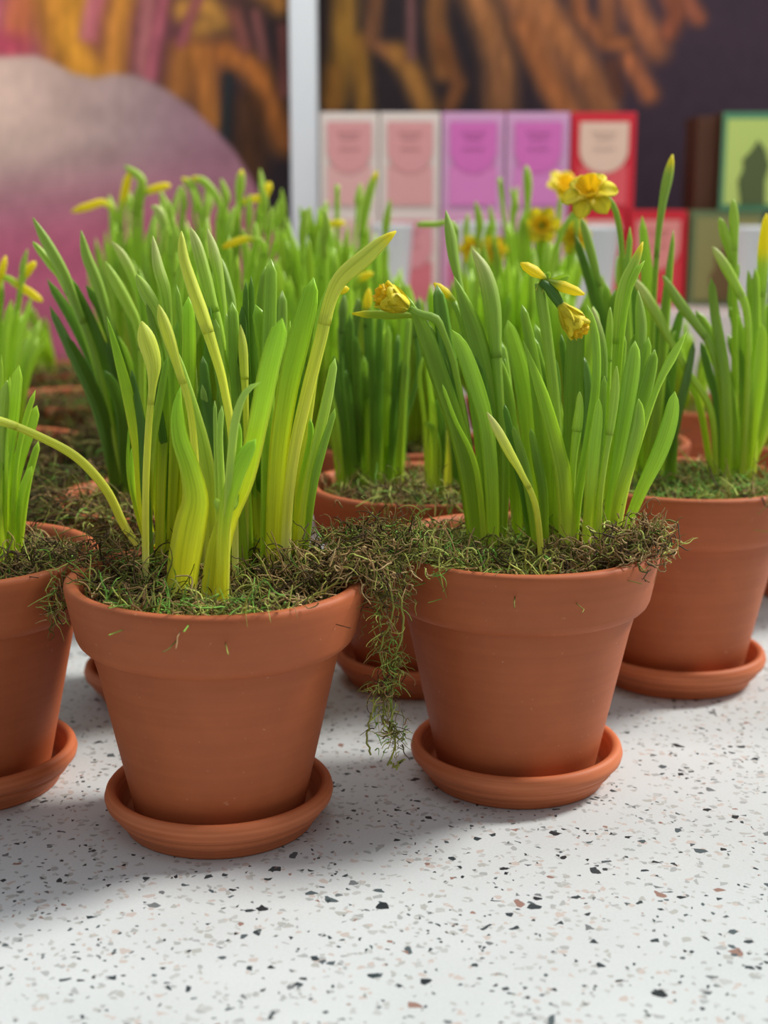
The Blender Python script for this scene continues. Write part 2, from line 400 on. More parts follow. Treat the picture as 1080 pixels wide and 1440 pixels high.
carton(886, 970, 0, (218, 42, 58), (236, 150, 144), (226, 70, 80), 'red carton at the right end of the lower row', gl)
carton(974, 1078, 0, (112, 128, 88), (150, 146, 92), (120, 96, 62), 'olive green carton in the lower row, under the green picture carton', gl, style='tree')
c = carton(1012, 1100, 1, (92, 150, 112), (200, 220, 120), (92, 104, 62), 'green picture carton with yellow green panel at the far right', gt, style='tree', side=(84, 50, 34), depth_=.10)
c.rotation_euler = (0, 0, math.radians(0))
v, f = box(pxx(982), pxx(1011), YB+.02, YB+.10, ZS+.1303, ZS+.256); o = mesh_obj('wooden_block', v, f, simple('dark_wood', (88, 52, 34), .6), smooth=False); bevel(o, .001)
tag(o, 'dark brown wooden block left of the green picture carton', 'block')

def cup(px, wpx, pytop, Y, label):
    x = at(px, 360, Y).x; r = wpx/2*Y/F; zt = at(px, pytop, Y).z; h_ = zt-ZS
    prof = [(0, .0), (r*.68, 0), (r*.72, .003), (r*.97, h_-.006), (r*1.02, h_-.004), (r*1.02, h_), (r*.96, h_), (r*.9, h_-.01), (r*.66, .006), (0, .006)]
    V, Fc = lathe(prof, 48); o = mesh_obj('white_cup', V, Fc, M_CUP); o.location = (x, Y, ZS)
    tag(o, label, 'cup', 'white cups on the display riser')
cup(551, 60, 315, 1.92, 'tall white cup before the rose carton, right of the post')
cup(672, 62, 312, 1.92, 'white cup before the pale magenta cartons, mostly hidden by leaves')
cup(832, 78, 318, 1.91, 'white cup standing before the red carton, behind the open daffodil')
cup(1066, 80, 318, 1.91, 'white cup at the right edge before the olive carton')

# ------------------------------------------------------------------ pot and saucer meshes
PR = .0725; PH = .1227      # rim radius and pot height (its foot stands 6 mm up, in the saucer)
prof = [(0, 0), (.040, 0), (.0425, .001), (.0434, .004), (.0614, .0888), (.0620, .0900), (.0640, .0905), (.0662, .0914), (.0680, .0932), (.0692, .0958),
        (.0734, .1165), (.0739, .1200), (.0736, .1217), (.0722, .1227), (.0692, .1227), (.0674, .1215), (.0662, .1190), (.0610, .0850), (.0405, .0080), (0, .0080)]
V, Fc = lathe(prof, 128); POT = mesh_obj('terracotta_pot', V, Fc, M_TERRA).data
bpy.data.objects.remove(bpy.data.objects['terracotta_pot'])
prof = [(0, 0), (.0455, 0), (.0478, .0004), (.0486, .0020), (.0506, .0062), (.0528, .0076), (.0538, .0092), (.0534, .0104), (.0552, .0112), (.0572, .0134), (.0579, .0162), (.0570, .0194), (.0560, .0207), (.0547, .0211),
        (.0528, .0205), (.0516, .0190), (.0478, .0078), (.0465, .0062), (0, .0060)]
V, Fc = lathe(prof, 128); SAU = mesh_obj('pot_saucer', V, Fc, M_SAUCER).data
bpy.data.objects.remove(bpy.data.objects['pot_saucer'])

# ------------------------------------------------------------------ moss
POTS = [(-.0838, .678, .1287), (.0725, .735, .1322), (-.2255, .726, .1290), (-.134, .872, .1290), (.0245, .900, .1312), (.1935, .900, .1345)]
def push_out(P, inside=False):
    """keep moss strands out of the pot walls: over the lip or outside the collar"""
    for cx, cy, zr in POTS:
        dx, dy = P[..., 0]-cx, P[..., 1]-cy; rr = np.hypot(dx, dy)+1e-9; z = P[..., 2]
        if inside:
            w_ = (rr > .0625) & (rr < .080) & (z < zr+.0008); k = np.where(w_, np.minimum(1, .0625/rr), 1); P[..., 0] = cx+dx*k; P[..., 1] = cy+dy*k; continue
        lip = (rr > .0650) & (rr < .0752) & (z < zr+.0006) & (z > zr-.006); z[lip] = zr+.0008
        rp = np.where(z > zr-.034, .0735-.0045*np.clip((zr-z)/.034, 0, 1), .0625-.019*np.clip((zr-.034-z)/.09, 0, 1))
        m = (rr < rp+.0012) & (z < zr) & (rr > .066)
        k = np.where(m, (rp+.0012)/rr, 1); P[..., 0] = cx+dx*k; P[..., 1] = cy+dy*k
        w_ = (rr > .060) & (rr <= .066) & (z < zr-.001) & (z > zr-.03); k = np.where(w_, .060/rr, 1); P[..., 0] = np.where(w_, cx+dx*k, P[..., 0]); P[..., 1] = np.where(w_, cy+dy*k, P[..., 1])
    return P
def strands(starts, dirs, lens, K, curl, rad, cols, zmin=None, grav=0.0, seed=1, inside=False):
    r = np.random.RandomState(seed); n = len(starts)
    P = np.zeros((n, K, 3)); P[:, 0] = starts
    d = dirs/np.linalg.norm(dirs, axis=1, keepdims=True)
    ax = r.normal(size=(n, 3)); ax /= np.linalg.norm(ax, axis=1, keepdims=True)
    rate = r.normal(size=(n, 1))*curl
    step = (lens/(K-1))[:, None]
    for k in range(1, K):
        c, s = np.cos(rate), np.sin(rate)
        d = d*c+np.cross(ax, d)*s+ax*(np.sum(ax*d, 1, keepdims=True))*(1-c)
        d += r.normal(size=(n, 3))*curl*.22; d[:, 2] -= grav
        d /= np.linalg.norm(d, axis=1, keepdims=True)
        flip = r.rand(n) < .12; rate[flip] *= -1
        P[:, k] = P[:, k-1]+d*step
        if zmin is not None:
            low = P[:, k, 2] < zmin; P[low, k, 2] = zmin; d[low, 2] = np.abs(d[low, 2])
    P0 = P.copy(); P = push_out(P, inside)
    if not inside:      # strands that would have grown through a pot wall are dropped
        ok = np.linalg.norm(P-P0, axis=2).mean(1) < .0012
        P = P[ok]; rad = rad[ok]; cols = cols[ok]; n = len(P)
    T = np.gradient(P, axis=1); T /= np.linalg.norm(T, axis=2, keepdims=True)+1e-9
    up = np.array([.3, .2, .93]); A = np.cross(T, up); A /= np.linalg.norm(A, axis=2, keepdims=True)+1e-9
    B = np.cross(T, A)
    taper = np.linspace(1, .45, K)[None, :, None]*rad[:, None, None]
    S = 4
    rings = [P+(A*math.cos(2*math.pi*q/S)+B*math.sin(2*math.pi*q/S))*taper for q in range(S)]
    V = np.stack(rings, 2).reshape(-1, 3)
    base = (np.arange(n)*K*S)[:, None, None]+(np.arange(K-1)*S)[None, :, None]
    q = np.arange(S)[None, None, :]; q2 = (q+1) % S
    Fc = np.stack([base+q, base+q2, base+q2+S, base+q+S], -1).reshape(-1, 4)
    C = np.repeat(cols, K*S, axis=0)
    return V, Fc, C, P
def mesh_fast(name, V, Fc, C, mat, parent, origin):
    me = bpy.data.meshes.new(name); V = (V-np.array(origin)).astype(np.float32)
    me.vertices.add(len(V)); me.vertices.foreach_set('co', V.ravel())
    nf = len(Fc); me.loops.add(nf*4); me.loops.foreach_set('vertex_index', Fc.astype(np.int32).ravel())
    me.polygons.add(nf); me.polygons.foreach_set('loop_start', np.arange(0, nf*4, 4, dtype=np.int32)); me.polygons.foreach_set('loop_total', np.full(nf, 4, dtype=np.int32))
    me.polygons.foreach_set('use_smooth', np.ones(nf, dtype=bool))
    a = me.color_attributes.new('Col', 'FLOAT_COLOR', 'POINT'); c = np.ones((len(V), 4), dtype=np.float32); c[:, :3] = C; a.data.foreach_set('color', c.ravel())
    me.materials.append(mat); me.update(calc_edges=True); me.validate()
    o = bpy.data.objects.new(name, me); COL.objects.link(o); o.parent = parent; return o
PAL = np.array([lin(c) for c in [(74, 58, 36), (140, 112, 72), (172, 142, 96), (128, 130, 58), (98, 102, 46), (120, 172, 70), (182, 194, 98), (160, 160, 76), (200, 172, 124)]])
PW = {'mix': [.20, .19, .12, .17, .14, .05, .05, .06, .02], 'green': [.10, .08, .04, .14, .12, .30, .12, .09, .01], 'tan': [.14, .26, .26, .08, .06, .01, .04, .05, .10],
      'olive': [.12, .08, .06, .22, .12, .08, .16, .14, .02], 'dark': [.34, .20, .06, .12, .18, .04, .03, .03, 0]}
def moss(parent, org, cx, cy, zr, n, K, rad, seed, mounds=(), style='mix', patches=()):
    r = np.random.RandomState(seed)
    ang = r.rand(n)*2*math.pi; rr = np.sqrt(r.rand(n))*.0650
    x = cx+rr*np.cos(ang); y = cy+rr*np.sin(ang)
    h = zr-.0085+.0035*np.sin(x*170+seed)*np.cos(y*150+seed*2)+.002*np.sin(x*400+1)*np.sin(y*430)
    for mx, my, ms, mh in mounds: h = h+mh*np.exp(-((x-cx-mx)**2+(y-cy-my)**2)/(2*ms*ms))
    edge = smooth(.050, .0650, rr); h = h*(1-edge)+(np.minimum(h, zr-.004)+.001)*edge
    z = h+r.uniform(-.009, .0035, n)
    st = np.stack([x, y, z], 1)
    dr = r.normal(size=(n, 3)); dr[:, 2] = dr[:, 2]*.45+.05
    dr[:, 0] -= .6*edge*np.cos(ang); dr[:, 1] -= .6*edge*np.sin(ang)
    lens = r.uniform(.008, .026, n); rd = rad*r.uniform(.6, 1.15, n)
    pw = np.array(PW[style]); pw = pw/pw.sum(); ci = r.choice(len(PAL), n, p=pw)
    for px_, py_, ps, stl in patches:
        k = np.hypot(x-cx-px_, y-cy-py_) < ps*r.uniform(.6, 1.2, n); q = np.array(PW[stl]); q = q/q.sum()
        ci[k] = r.choice(len(PAL), k.sum(), p=q)
    C = PAL[ci]*r.uniform(.7, 1.35, (n, 1))
    V, Fc, C, P = strands(st, dr, lens, K, .50, rd, C, seed=seed, inside=True)
    o = mesh_fast('moss', V, Fc, C, M_MOSS, parent, org); o['kind'] = 'stuff'
    return o
def tuft(parent, org, pts, spread, n, rad, seed, style='mix', name='moss_tuft', grav=.0, ln=(.006, .016)):
    r = np.random.RandomState(seed); pts = np.asarray(pts, float)
    t = r.rand(n)*(len(pts)-1); i = np.minimum(t.astype(int), len(pts)-2); a = (t-i)[:, None]
    c = pts[i]*(1-a)+pts[i+1]*a
    st = c[:, :3]+r.normal(size=(n, 3))*np.array(spread)*(c[:, 3:4] if pts.shape[1] > 3 else 1)
    dr = r.normal(size=(n, 3)); q = np.array(PW[style]); q = q/q.sum()
    C = PAL[r.choice(len(PAL), n, p=q)]*r.uniform(.8, 1.2, (n, 1))
    V, Fc, C, P = strands(st, dr, r.uniform(*ln, n), 10, .48, rad*r.uniform(.6, 1.1, n), C, grav=grav, seed=seed)
    o = mesh_fast(name, V, Fc, C, M_MOSS, parent, org); o['kind'] = 'stuff'; return o

def ring_tuft(p, n, a0=math.pi*.9, a1=math.pi*2.1, rad=.0007, style='dark', drop=.012, drape=1.0):
    if not n: return
    r = np.random.RandomState(int(abs(p.x)*1e4)+n); t = r.uniform(a0, a1, n)
    q0 = r.rand(n)**.8*drape; rad0 = np.where(q0 < .15, .068+.05*q0, .0765)
    st = np.stack([p.x+np.cos(t)*rad0, p.y+np.sin(t)*rad0, p.zr+.009-q0*.055+r.uniform(-.002, .004, n)], 1)
    st += r.normal(size=(n, 3))*np.array([.003, .003, .002])
    dr = np.stack([np.cos(t)*.7, np.sin(t)*.7, r.normal(size=n)*.5], 1)+r.normal(size=(n, 3))*.6
    q = np.array(PW[style]); C = PAL[r.choice(len(PAL), n, p=q/q.sum())]*r.uniform(.7, 1.1, (n, 1))
    V, Fc, C, P = strands(st, dr, r.uniform(.008, .024, n), 7, .4, rad*r.uniform(.6, 1.1, n), C, grav=drop*14, seed=n)
    o = mesh_fast('moss_tuft', V, Fc, C, M_MOSS, p.e, p.org); o['kind'] = 'stuff'

# ------------------------------------------------------------------ leaves, stems, buds, flowers
GR = {  # colour along the blade, base -> tip
 'A': [(0, (248, 244, 150)), (.12, (246, 244, 70)), (.4, (232, 242, 64)), (.7, (190, 228, 66)), (1, (164, 214, 74))],  # yellow lower half: etiolated growth, plus some sunlit glow put into the colour
 'Ay': [(0, (250, 248, 180)), (.2, (250, 249, 100)), (.6, (242, 248, 84)), (.85, (216, 232, 90)), (1, (210, 226, 116))],
 'Ab': [(0, (246, 244, 120)), (.3, (226, 236, 84)), (.6, (196, 224, 96)), (1, (178, 212, 112))],
 'B': [(0, (228, 238, 120)), (.1, (196, 226, 62)), (.35, (174, 208, 66)), (.7, (154, 194, 72)), (1, (158, 196, 84))],
 'By': [(0, (230, 240, 110)), (.3, (208, 232, 70)), (.7, (178, 218, 68)), (1, (172, 212, 84))],
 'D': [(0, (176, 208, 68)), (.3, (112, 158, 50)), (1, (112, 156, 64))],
 'E': [(0, (236, 240, 96)), (.2, (198, 226, 62)), (.6, (180, 220, 70)), (1, (178, 216, 82))],
}
def grad(key, t):
    g = GR[key]; ts = [a for a, _ in g]; cs = np.array([lin(c) for _, c in g])
    return np.stack([np.interp(t, ts, cs[:, k]) for k in range(3)], 1)
def frames(P, N0):
    T = np.gradient(P, axis=0); T /= np.linalg.norm(T, axis=1, keepdims=True)+1e-12
    N = N0-(T*(N0@T.T if N0.ndim == 1 else 0)[:, None] if N0.ndim == 1 else 0)
    N = N/(np.linalg.norm(N, axis=1, keepdims=True)+1e-9)
    return T, N, np.cross(T, N)
def blade(P, W, key, parent, org, phi=0.0, thick=.0011, curve=.22, twist=0.0, name='leaf', mat=None, tipf=1.6, shade=1.0, label=None, cols=None):
    """P: n x 3 centre line, W: n widths. Closed crescent cross section."""
    n = len(P)
    s = np.r_[0, np.cumsum(np.linalg.norm(np.diff(P, axis=0), axis=1))]; L = s[-1]
    wm = W.max(); tl = min(tipf*wm, L*.45)
    q = np.clip((L-s)/tl, 0, 1); taper = np.sqrt(np.clip(1-(1-q)**2, 0, 1))*.97+.03
    Wt = W*taper
    T, N, B = frames(P, np.array([0, -1.0, .12]))
    ph = phi+twist*(s/L-.5)
    Nn = N*np.cos(ph)[:, None]+B*np.sin(ph)[:, None]; Bn = np.cross(T, Nn)
    us = [-1, -.62, -.2, .2, .62, 1, .62, .2, -.2, -.62]; side = [0, 1, 1, 1, 1, 0, -1, -1, -1, -1]
    V = []; UV = []
    rnd = rng.random()*10
    m = len(us)
    for k in range(n):
        w2 = Wt[k]/2; th = min(thick, Wt[k]*.3)
        for u, sd_ in zip(us, side):
            off = curve*w2*(u*u)*1.0 + sd_*th*.5*(1-.35*u*u)
            V.append(P[k]+Bn[k]*u*w2*(1-.08*curve)+Nn[k]*off); UV.append((u, s[k]/.02, rnd))
    Fc = []
    for k in range(n-1):
        for j in range(m): Fc.append((k*m+j, k*m+(j+1) % m, (k+1)*m+(j+1) % m, (k+1)*m+j))
    Fc.append(tuple(range(m-1, -1, -1))); Fc.append(tuple((n-1)*m+j for j in range(m)))
    c = grad(key, s/L) if cols is None else cols
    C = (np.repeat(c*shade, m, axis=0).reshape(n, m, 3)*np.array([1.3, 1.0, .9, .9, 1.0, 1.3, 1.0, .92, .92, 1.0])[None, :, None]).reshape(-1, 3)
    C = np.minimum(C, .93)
    o = mesh_obj(name, V, Fc, mat or M_LEAF, parent, C, UV, origin=org)
    if label: o['label'] = label
    return o
def tube(P, R, cols, name, parent, org, mat, flat=1.0, sides=10, ridges=0.0, close=True):
    n = len(P); T, N, B = frames(P, np.array([0.05, -1.0, .1]))
    V = []; UV = []; s = np.r_[0, np.cumsum(np.linalg.norm(np.diff(P, axis=0), axis=1))]; rnd = rng.random()*10
    for k in range(n):
        for j in range(sides):
            a = 2*math.pi*j/sides; rr = R[k]*(1+ridges*math.cos(3*a+rnd))
            V.append(P[k]+(B[k]*math.cos(a)+N[k]*math.sin(a)*flat)*rr); UV.append((math.cos(a)*.8, s[k]/.02, rnd+(0.0 if math.sin(a) > 0 else .1)))
    Fc = [(k*sides+j, k*sides+(j+1) % sides, (k+1)*sides+(j+1) % sides, (k+1)*sides+j) for k in range(n-1) for j in range(sides)]
    Fc.append(tuple(range(sides-1, -1, -1))); Fc.append(tuple((n-1)*sides+j for j in range(sides)))
    return mesh_obj(name, V, Fc, mat, parent, np.repeat(cols, sides, axis=0), UV, origin=org)

class Plant:
    def __init__(s, key, x, y, zr, label, style, nm, rad, seed, saucer=None, tilt=(0, 0), mounds=(), patches=(), ring=18, K=9):
        s.key = key; s.x = x; s.y = y; s.zr = zr; s.z0 = .006 if saucer else 0.0; s.ring = ring
        s.org = (x, y, s.z0); s.e = empty('potted_daffodil', s.org); s.rs = random.Random(seed)
        tag(s.e, label, 'potted plant', 'terracotta pots of daffodils on the counter')
        p = bpy.data.objects.new('terracotta_pot', POT); COL.objects.link(p); p.parent = s.e
        p.scale = (1, 1, (zr-s.z0)/PH); p.rotation_euler = (Matrix.Rotation(tilt[1], 3, 'Y') @ Matrix.Rotation(s.rs.random()*6, 3, 'Z')).to_euler()
        prof = [(0, zr-.0125-s.z0), (.03, zr-.012-s.z0), (.055, zr-.0135-s.z0), (.0630, zr-.0150-s.z0), (.056, zr-.04-s.z0), (0, zr-.04-s.z0)]
        V, Fc = lathe(prof, 40); mesh_obj('soil', V, Fc, M_SOIL, s.e)
        moss(s.e, s.org, x, y, zr, nm, K, rad, seed, mounds, style, patches)
        if saucer:
            q = bpy.data.objects.new('pot_saucer', SAU); COL.objects.link(q); q.location = (x, y, 0); q.rotation_euler = (0, 0, s.rs.random()*6)
            tag(q, saucer, 'saucer', 'terracotta saucers under the pots')
    def line(s, pts, dyt, yb=None, n=None):
        pts = [(p[0], p[1], p[2] if len(p) > 2 else None) for p in pts]
        zg = s.zr-.012
        Yb = ground(pts[0][0], pts[0][1], zg) if yb is None else yb
        Yb = min(max(Yb, s.y-.058), s.y+.058)
        n0 = len(pts); L = np.r_[0, np.cumsum([math.hypot(pts[i+1][0]-pts[i][0], pts[i+1][1]-pts[i][1]) for i in range(n0-1)])]; L /= L[-1]
        wk = [(L[i], p[2]) for i, p in enumerate(pts) if p[2]]
        W = np.interp(L, [a for a, _ in wk], [b for _, b in wk])
        out = []
        for i, p in enumerate(pts):
            Y = Yb+dyt*L[i]**1.3; q = at(p[0], p[1], Y)
            if i == 0:
                # keep the foot inside the pot
                rx = math.hypot(q.x-s.x, q.y-s.y)
                if rx > .060: q.x = s.x+(q.x-s.x)*.060/rx
                q.z = min(q.z, zg)
            out.append((q.x, q.y, q.z, W[i]*depth(q)/F))
        A = catmull(out, n or s.ring)
        return A[:, :3], np.maximum(A[:, 3], .0008)
    def leaf(s, pts, dyt=0.0, key=None, phi=None, yb=None, thick=.0012, curve=.25, twist=None, shade=None, tipf=1.0, label=None):
        if phi is None: phi = s.rs.uniform(-.45, .45)
        if twist is None: twist = s.rs.uniform(-.5, .5)
        P, W = s.line(pts, dyt, yb)
        W = W/max(.75, math.cos(phi))
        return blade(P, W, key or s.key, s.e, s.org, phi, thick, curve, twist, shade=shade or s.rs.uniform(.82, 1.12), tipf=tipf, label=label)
    def stem(s, pts, nb, dyt=0.0, key=None, yb=None, tip='green', flat=.85):
        """pts base->tip with widths; the last nb points are the bud."""
        key = key or s.key; k = len(pts)-nb
        P, W = s.line(pts, dyt, yb, n=40)
        raw = np.r_[0, np.cumsum([math.hypot(pts[i+1][0]-pts[i][0], pts[i+1][1]-pts[i][1]) for i in range(len(pts)-1)])]
        fr = raw[k-1 if nb else -1]/raw[-1]; cut = max(3, int(round(fr*39)))
        if not nb: cut = 39
        col = grad(key, np.linspace(0, .75, cut+1))
        st = tube(P[:cut+1], W[:cut+1]/2, col, 'flower_stem', s.e, s.org, M_STEM, flat)
        if nb:
            Pb = P[cut-1:]; Wb = W[cut-1:].copy(); n = len(Pb); t = np.linspace(0, 1, n)
            Pb = catmull(np.c_[Pb, Wb], 16); Wb = Pb[:, 3]; Pb = Pb[:, :3]; t = np.linspace(0, 1, 16)
            Wb = np.maximum(Wb, .0008)*1.04*np.sqrt(np.clip(1-np.clip((t-.8)/.2, 0, 1)**2*.95, 0, 1))
            g0 = grad(key, np.full(16, .7)); pale = np.array(lin((178, 196, 110))); yel = np.array(lin((250, 232, 40)))
            c = g0*(1-.35*t[:, None])+pale*.35*t[:, None]
            if tip == 'yellow': m = smooth(.35, .6, t)[:, None]; c = c*(1-m)+yel*m
            elif tip == 'tip': m = smooth(.82, .95, t)[:, None]; c = c*(1-m)+yel*m
            elif tip == 'pale': m = smooth(.5, 1, t)[:, None]*.7; c = c*(1-m)+np.array(lin((214, 214, 150)))*m
            tube(Pb, Wb/2, c, 'flower_bud', st, s.org, M_PETAL if tip == 'yellow' else M_BUD, .9, 12, .05)
        return st
    def cluster(s, cx, cy, n, r, top, spread, w=(9, 16), lean=0, key=None, buds=0, budtip='green', toprange=None, dy=.03):
        """a clump rising from one bulb: base (cx,cy) in the photo frame, tips fan out to +-spread and up to 'top'."""
        for i in range(n):
            u = (i+.5)/n*2-1; u += s.rs.uniform(-.25, .25)
            bx = cx+u*r; ty = (top[0]+(top[1]-top[0])*s.rs.random())+abs(u)*30
            tx = cx+lean+u*spread; mx = bx+(tx-bx)*.42+s.rs.uniform(-3, 3)
            ww = s.rs.uniform(*w)
            s.leaf([(bx, cy, ww*.8), (mx, cy+(ty-cy)*.5, ww), (tx, ty, ww*.8)], dyt=s.rs.uniform(-dy, dy), key=key, yb=s.yb0+s.rs.uniform(-.012, .012))
        for i in range(buds):
            u = s.rs.uniform(-1, 1); bx = cx+u*r*.6; tx = cx+lean+u*spread*.9; ty = top[0]-s.rs.uniform(-10, 35)
            bl = s.rs.uniform(45, 70); ww = s.rs.uniform(5, 7)*.9
            s.stem([(bx, cy, ww), ((bx+tx)/2+s.rs.uniform(-4, 4), (cy+ty)/2+20, ww), (tx-2, ty+bl, ww*.9), (tx, ty+bl*.5, ww*1.9), (tx+s.rs.uniform(-8, 8), ty, ww*.8)], 2,
                   dyt=s.rs.uniform(-dy, dy), yb=s.yb0, key=key, tip=budtip)

def petal_flower(plant, stem_obj, c, axis, size, openness=1.0, half=False, name='petal'):
    """daffodil head at c, trumpet pointing along axis: six petals and a frilled trumpet (children of the stem)."""
    ax = Vector(axis).normalized(); t1 = ax.orthogonal().normalized(); t2 = ax.cross(t1)
    for k in range(6):
        a = k*math.pi/3+.3; rad = t1*math.cos(a)+t2*math.sin(a)
        n = 12; P = []; W = []
        for i in range(n):
            t = i/(n-1); ang = openness*(math.pi/2)*(.35+.65*min(1, t*1.6))
            if half: ang = .22+.18*math.sin(t*3)
            d = ax*math.cos(ang)+rad*math.sin(ang)
            p = (P[-1] if P else c+rad*size*.05)+d*(size*.52/n) if P else c+rad*size*.05
            P.append(Vector(p)); W.append(size*(.10+.27*math.sin(math.pi*min(1, .12+.75*t))))
        P = np.array([tuple(p) for p in P]); W = np.array(W)
        cols = np.array([lin((244, 236, 70)) if t < .15 else lin((252, 238, 60)) for t in np.linspace(0, 1, n)])
        # orient blade face along the flower axis
        m = blade_face(P, W, cols, plant, stem_obj, ax, name)
    V = []; UV = []; R = 12 if half else 16; nseg = 36; L = size*(.36 if not half else .5)
    for i in range(R):
        t = i/(R-1); r0 = size*(.07+.16*smooth(.1, 1, np.float64(t))) if not half else size*(.07+.06*t)
        for j in range(nseg):
            a = 2*math.pi*j/nseg; fr = 1+(.10*math.sin(a*6)+.05*math.sin(a*13+1))*smooth(.6, 1, np.float64(t))
            p = c+ax*(L*t+size*.02*math.sin(a*7)*t)+(t1*math.cos(a)+t2*math.sin(a))*float(r0*fr); V.append(tuple(p)); UV.append((math.cos(a), t*2, 3))
    for i in range(R-1, 1, -1):
        t = i/(R-1); r0 = (size*(.07+.16*float(smooth(.1, 1, np.float64(t)))) if not half else size*(.07+.06*t))*.93
        for j in range(nseg):
            a = 2*math.pi*j/nseg; fr = 1+(.10*math.sin(a*6)+.05*math.sin(a*13+1))*float(smooth(.6, 1, np.float64(t)))
            p = c+ax*(L*t+size*.02*math.sin(a*7)*t-.0004)+(t1*math.cos(a)+t2*math.sin(a))*float(r0*fr); V.append(tuple(p)); UV.append((math.cos(a), t*2, 3))
    rows = len(V)//nseg
    Fc = [(k*nseg+j, k*nseg+(j+1) % nseg, (k+1)*nseg+(j+1) % nseg, (k+1)*nseg+j) for k in range(rows-1) for j in range(nseg)]
    Fc.append(tuple(range(nseg-1, -1, -1))); Fc.append(tuple((rows-1)*nseg+j for j in range(nseg)))
    C = np.tile(np.array(lin((255, 222, 50))), (len(V), 1))
    mesh_obj('trumpet', V, Fc, M_PETAL, stem_obj, C, UV, origin=plant.org)
def blade_face(P, W, cols, plant, parent, ax, name):
    n = len(P); T = np.gradient(P, axis=0); T /= np.linalg.norm(T, axis=1, keepdims=True)
    N = np.array(ax)[None, :]-T*(T@np.array(ax))[:, None]; N /= np.linalg.norm(N, axis=1, keepdims=True)+1e-9; B = np.cross(T, N)
    us = [-1, -.5, 0, .5, 1, .5, 0, -.5]; sd_ = [0, 1, 1, 1, 0, -1, -1, -1]; V = []; UV = []
    for k in range(n):
        tap = math.sqrt(max(.02, 1-max(0, (k/(n-1)-.72)/.28)**2))
        for u, q in zip(us, sd_):
            V.append(P[k]+B[k]*u*W[k]/2*tap+N[k]*(.18*W[k]*u*u+q*.0004)); UV.append((u, k*.15, 1))
    m = 8; Fc = [(k*m+j, k*m+(j+1) % m, (k+1)*m+(j+1) % m, (k+1)*m+j) for k in range(n-1) for j in range(m)]
    Fc.append(tuple(range(m-1, -1, -1))); Fc.append(tuple((n-1)*m+j for j in range(m)))
    return mesh_obj(name, V, Fc, M_PETAL, parent, np.repeat(cols, m, axis=0), UV, origin=plant.org)
def yellow_bud(plant, stem_obj, p0, p1, wpx, Y, opened=False, green=.3):
    """a closed yellow bud between two photo points, child of its stem"""
    a = at(*p0, Y); b = at(*p1, Y-.004); wm = wpx*depth(a)/F
    n = 16; P = np.array([tuple(a.lerp(b, t)) for t in np.linspace(0, 1, n)]); t = np.linspace(0, 1, n)
    R = wm/2*np.interp(t, [0, .12, .45, .8, 1], [.35, .55, 1.0, .8, .18])
    g = np.array(lin((150, 176, 50))); y = np.array(lin((252, 232, 44))); m = smooth(green-.2, green+.1, t)[:, None]
    o = tube(P, R, g*(1-m)+y*m, 'flower_bud', stem_obj, plant.org, M_PETAL, .95, 18, .07)
    return o
def white_sheath(plant, pts, w, dyt=-.006, col=(214, 222, 190)):
    P, W = plant.line([(x, y, w) for x, y in pts], dyt, yb=ground(pts[0][0], pts[0][1], plant.zr-.012)-.014)
    c = np.tile(np.array(lin(col)), (len(P), 1))
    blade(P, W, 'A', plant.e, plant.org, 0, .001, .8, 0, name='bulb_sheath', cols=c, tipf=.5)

# ================================================================== plants
# ---- A : front left pot
A = Plant('A', -.0838, .678, .1287, 'front pot left of centre, yellow green shoots, moss spilling over its right rim', 'mix', 3300, .00058, 11,
          saucer='saucer under the front left pot with the yellowish shoots', tilt=(0, math.radians(.5)), ring=26,
          mounds=((.045, .035, .02, .012), (-.05, .02, .02, .005), (.055, .0, .016, .006)), patches=((-.03, -.045, .022, 'green'), (.01, -.055, .014, 'olive'), (.045, -.03, .02, 'tan'), (.03, -.05, .016, 'green'), (-.045, .0, .03, 'dark')))
A.yb0 = .70
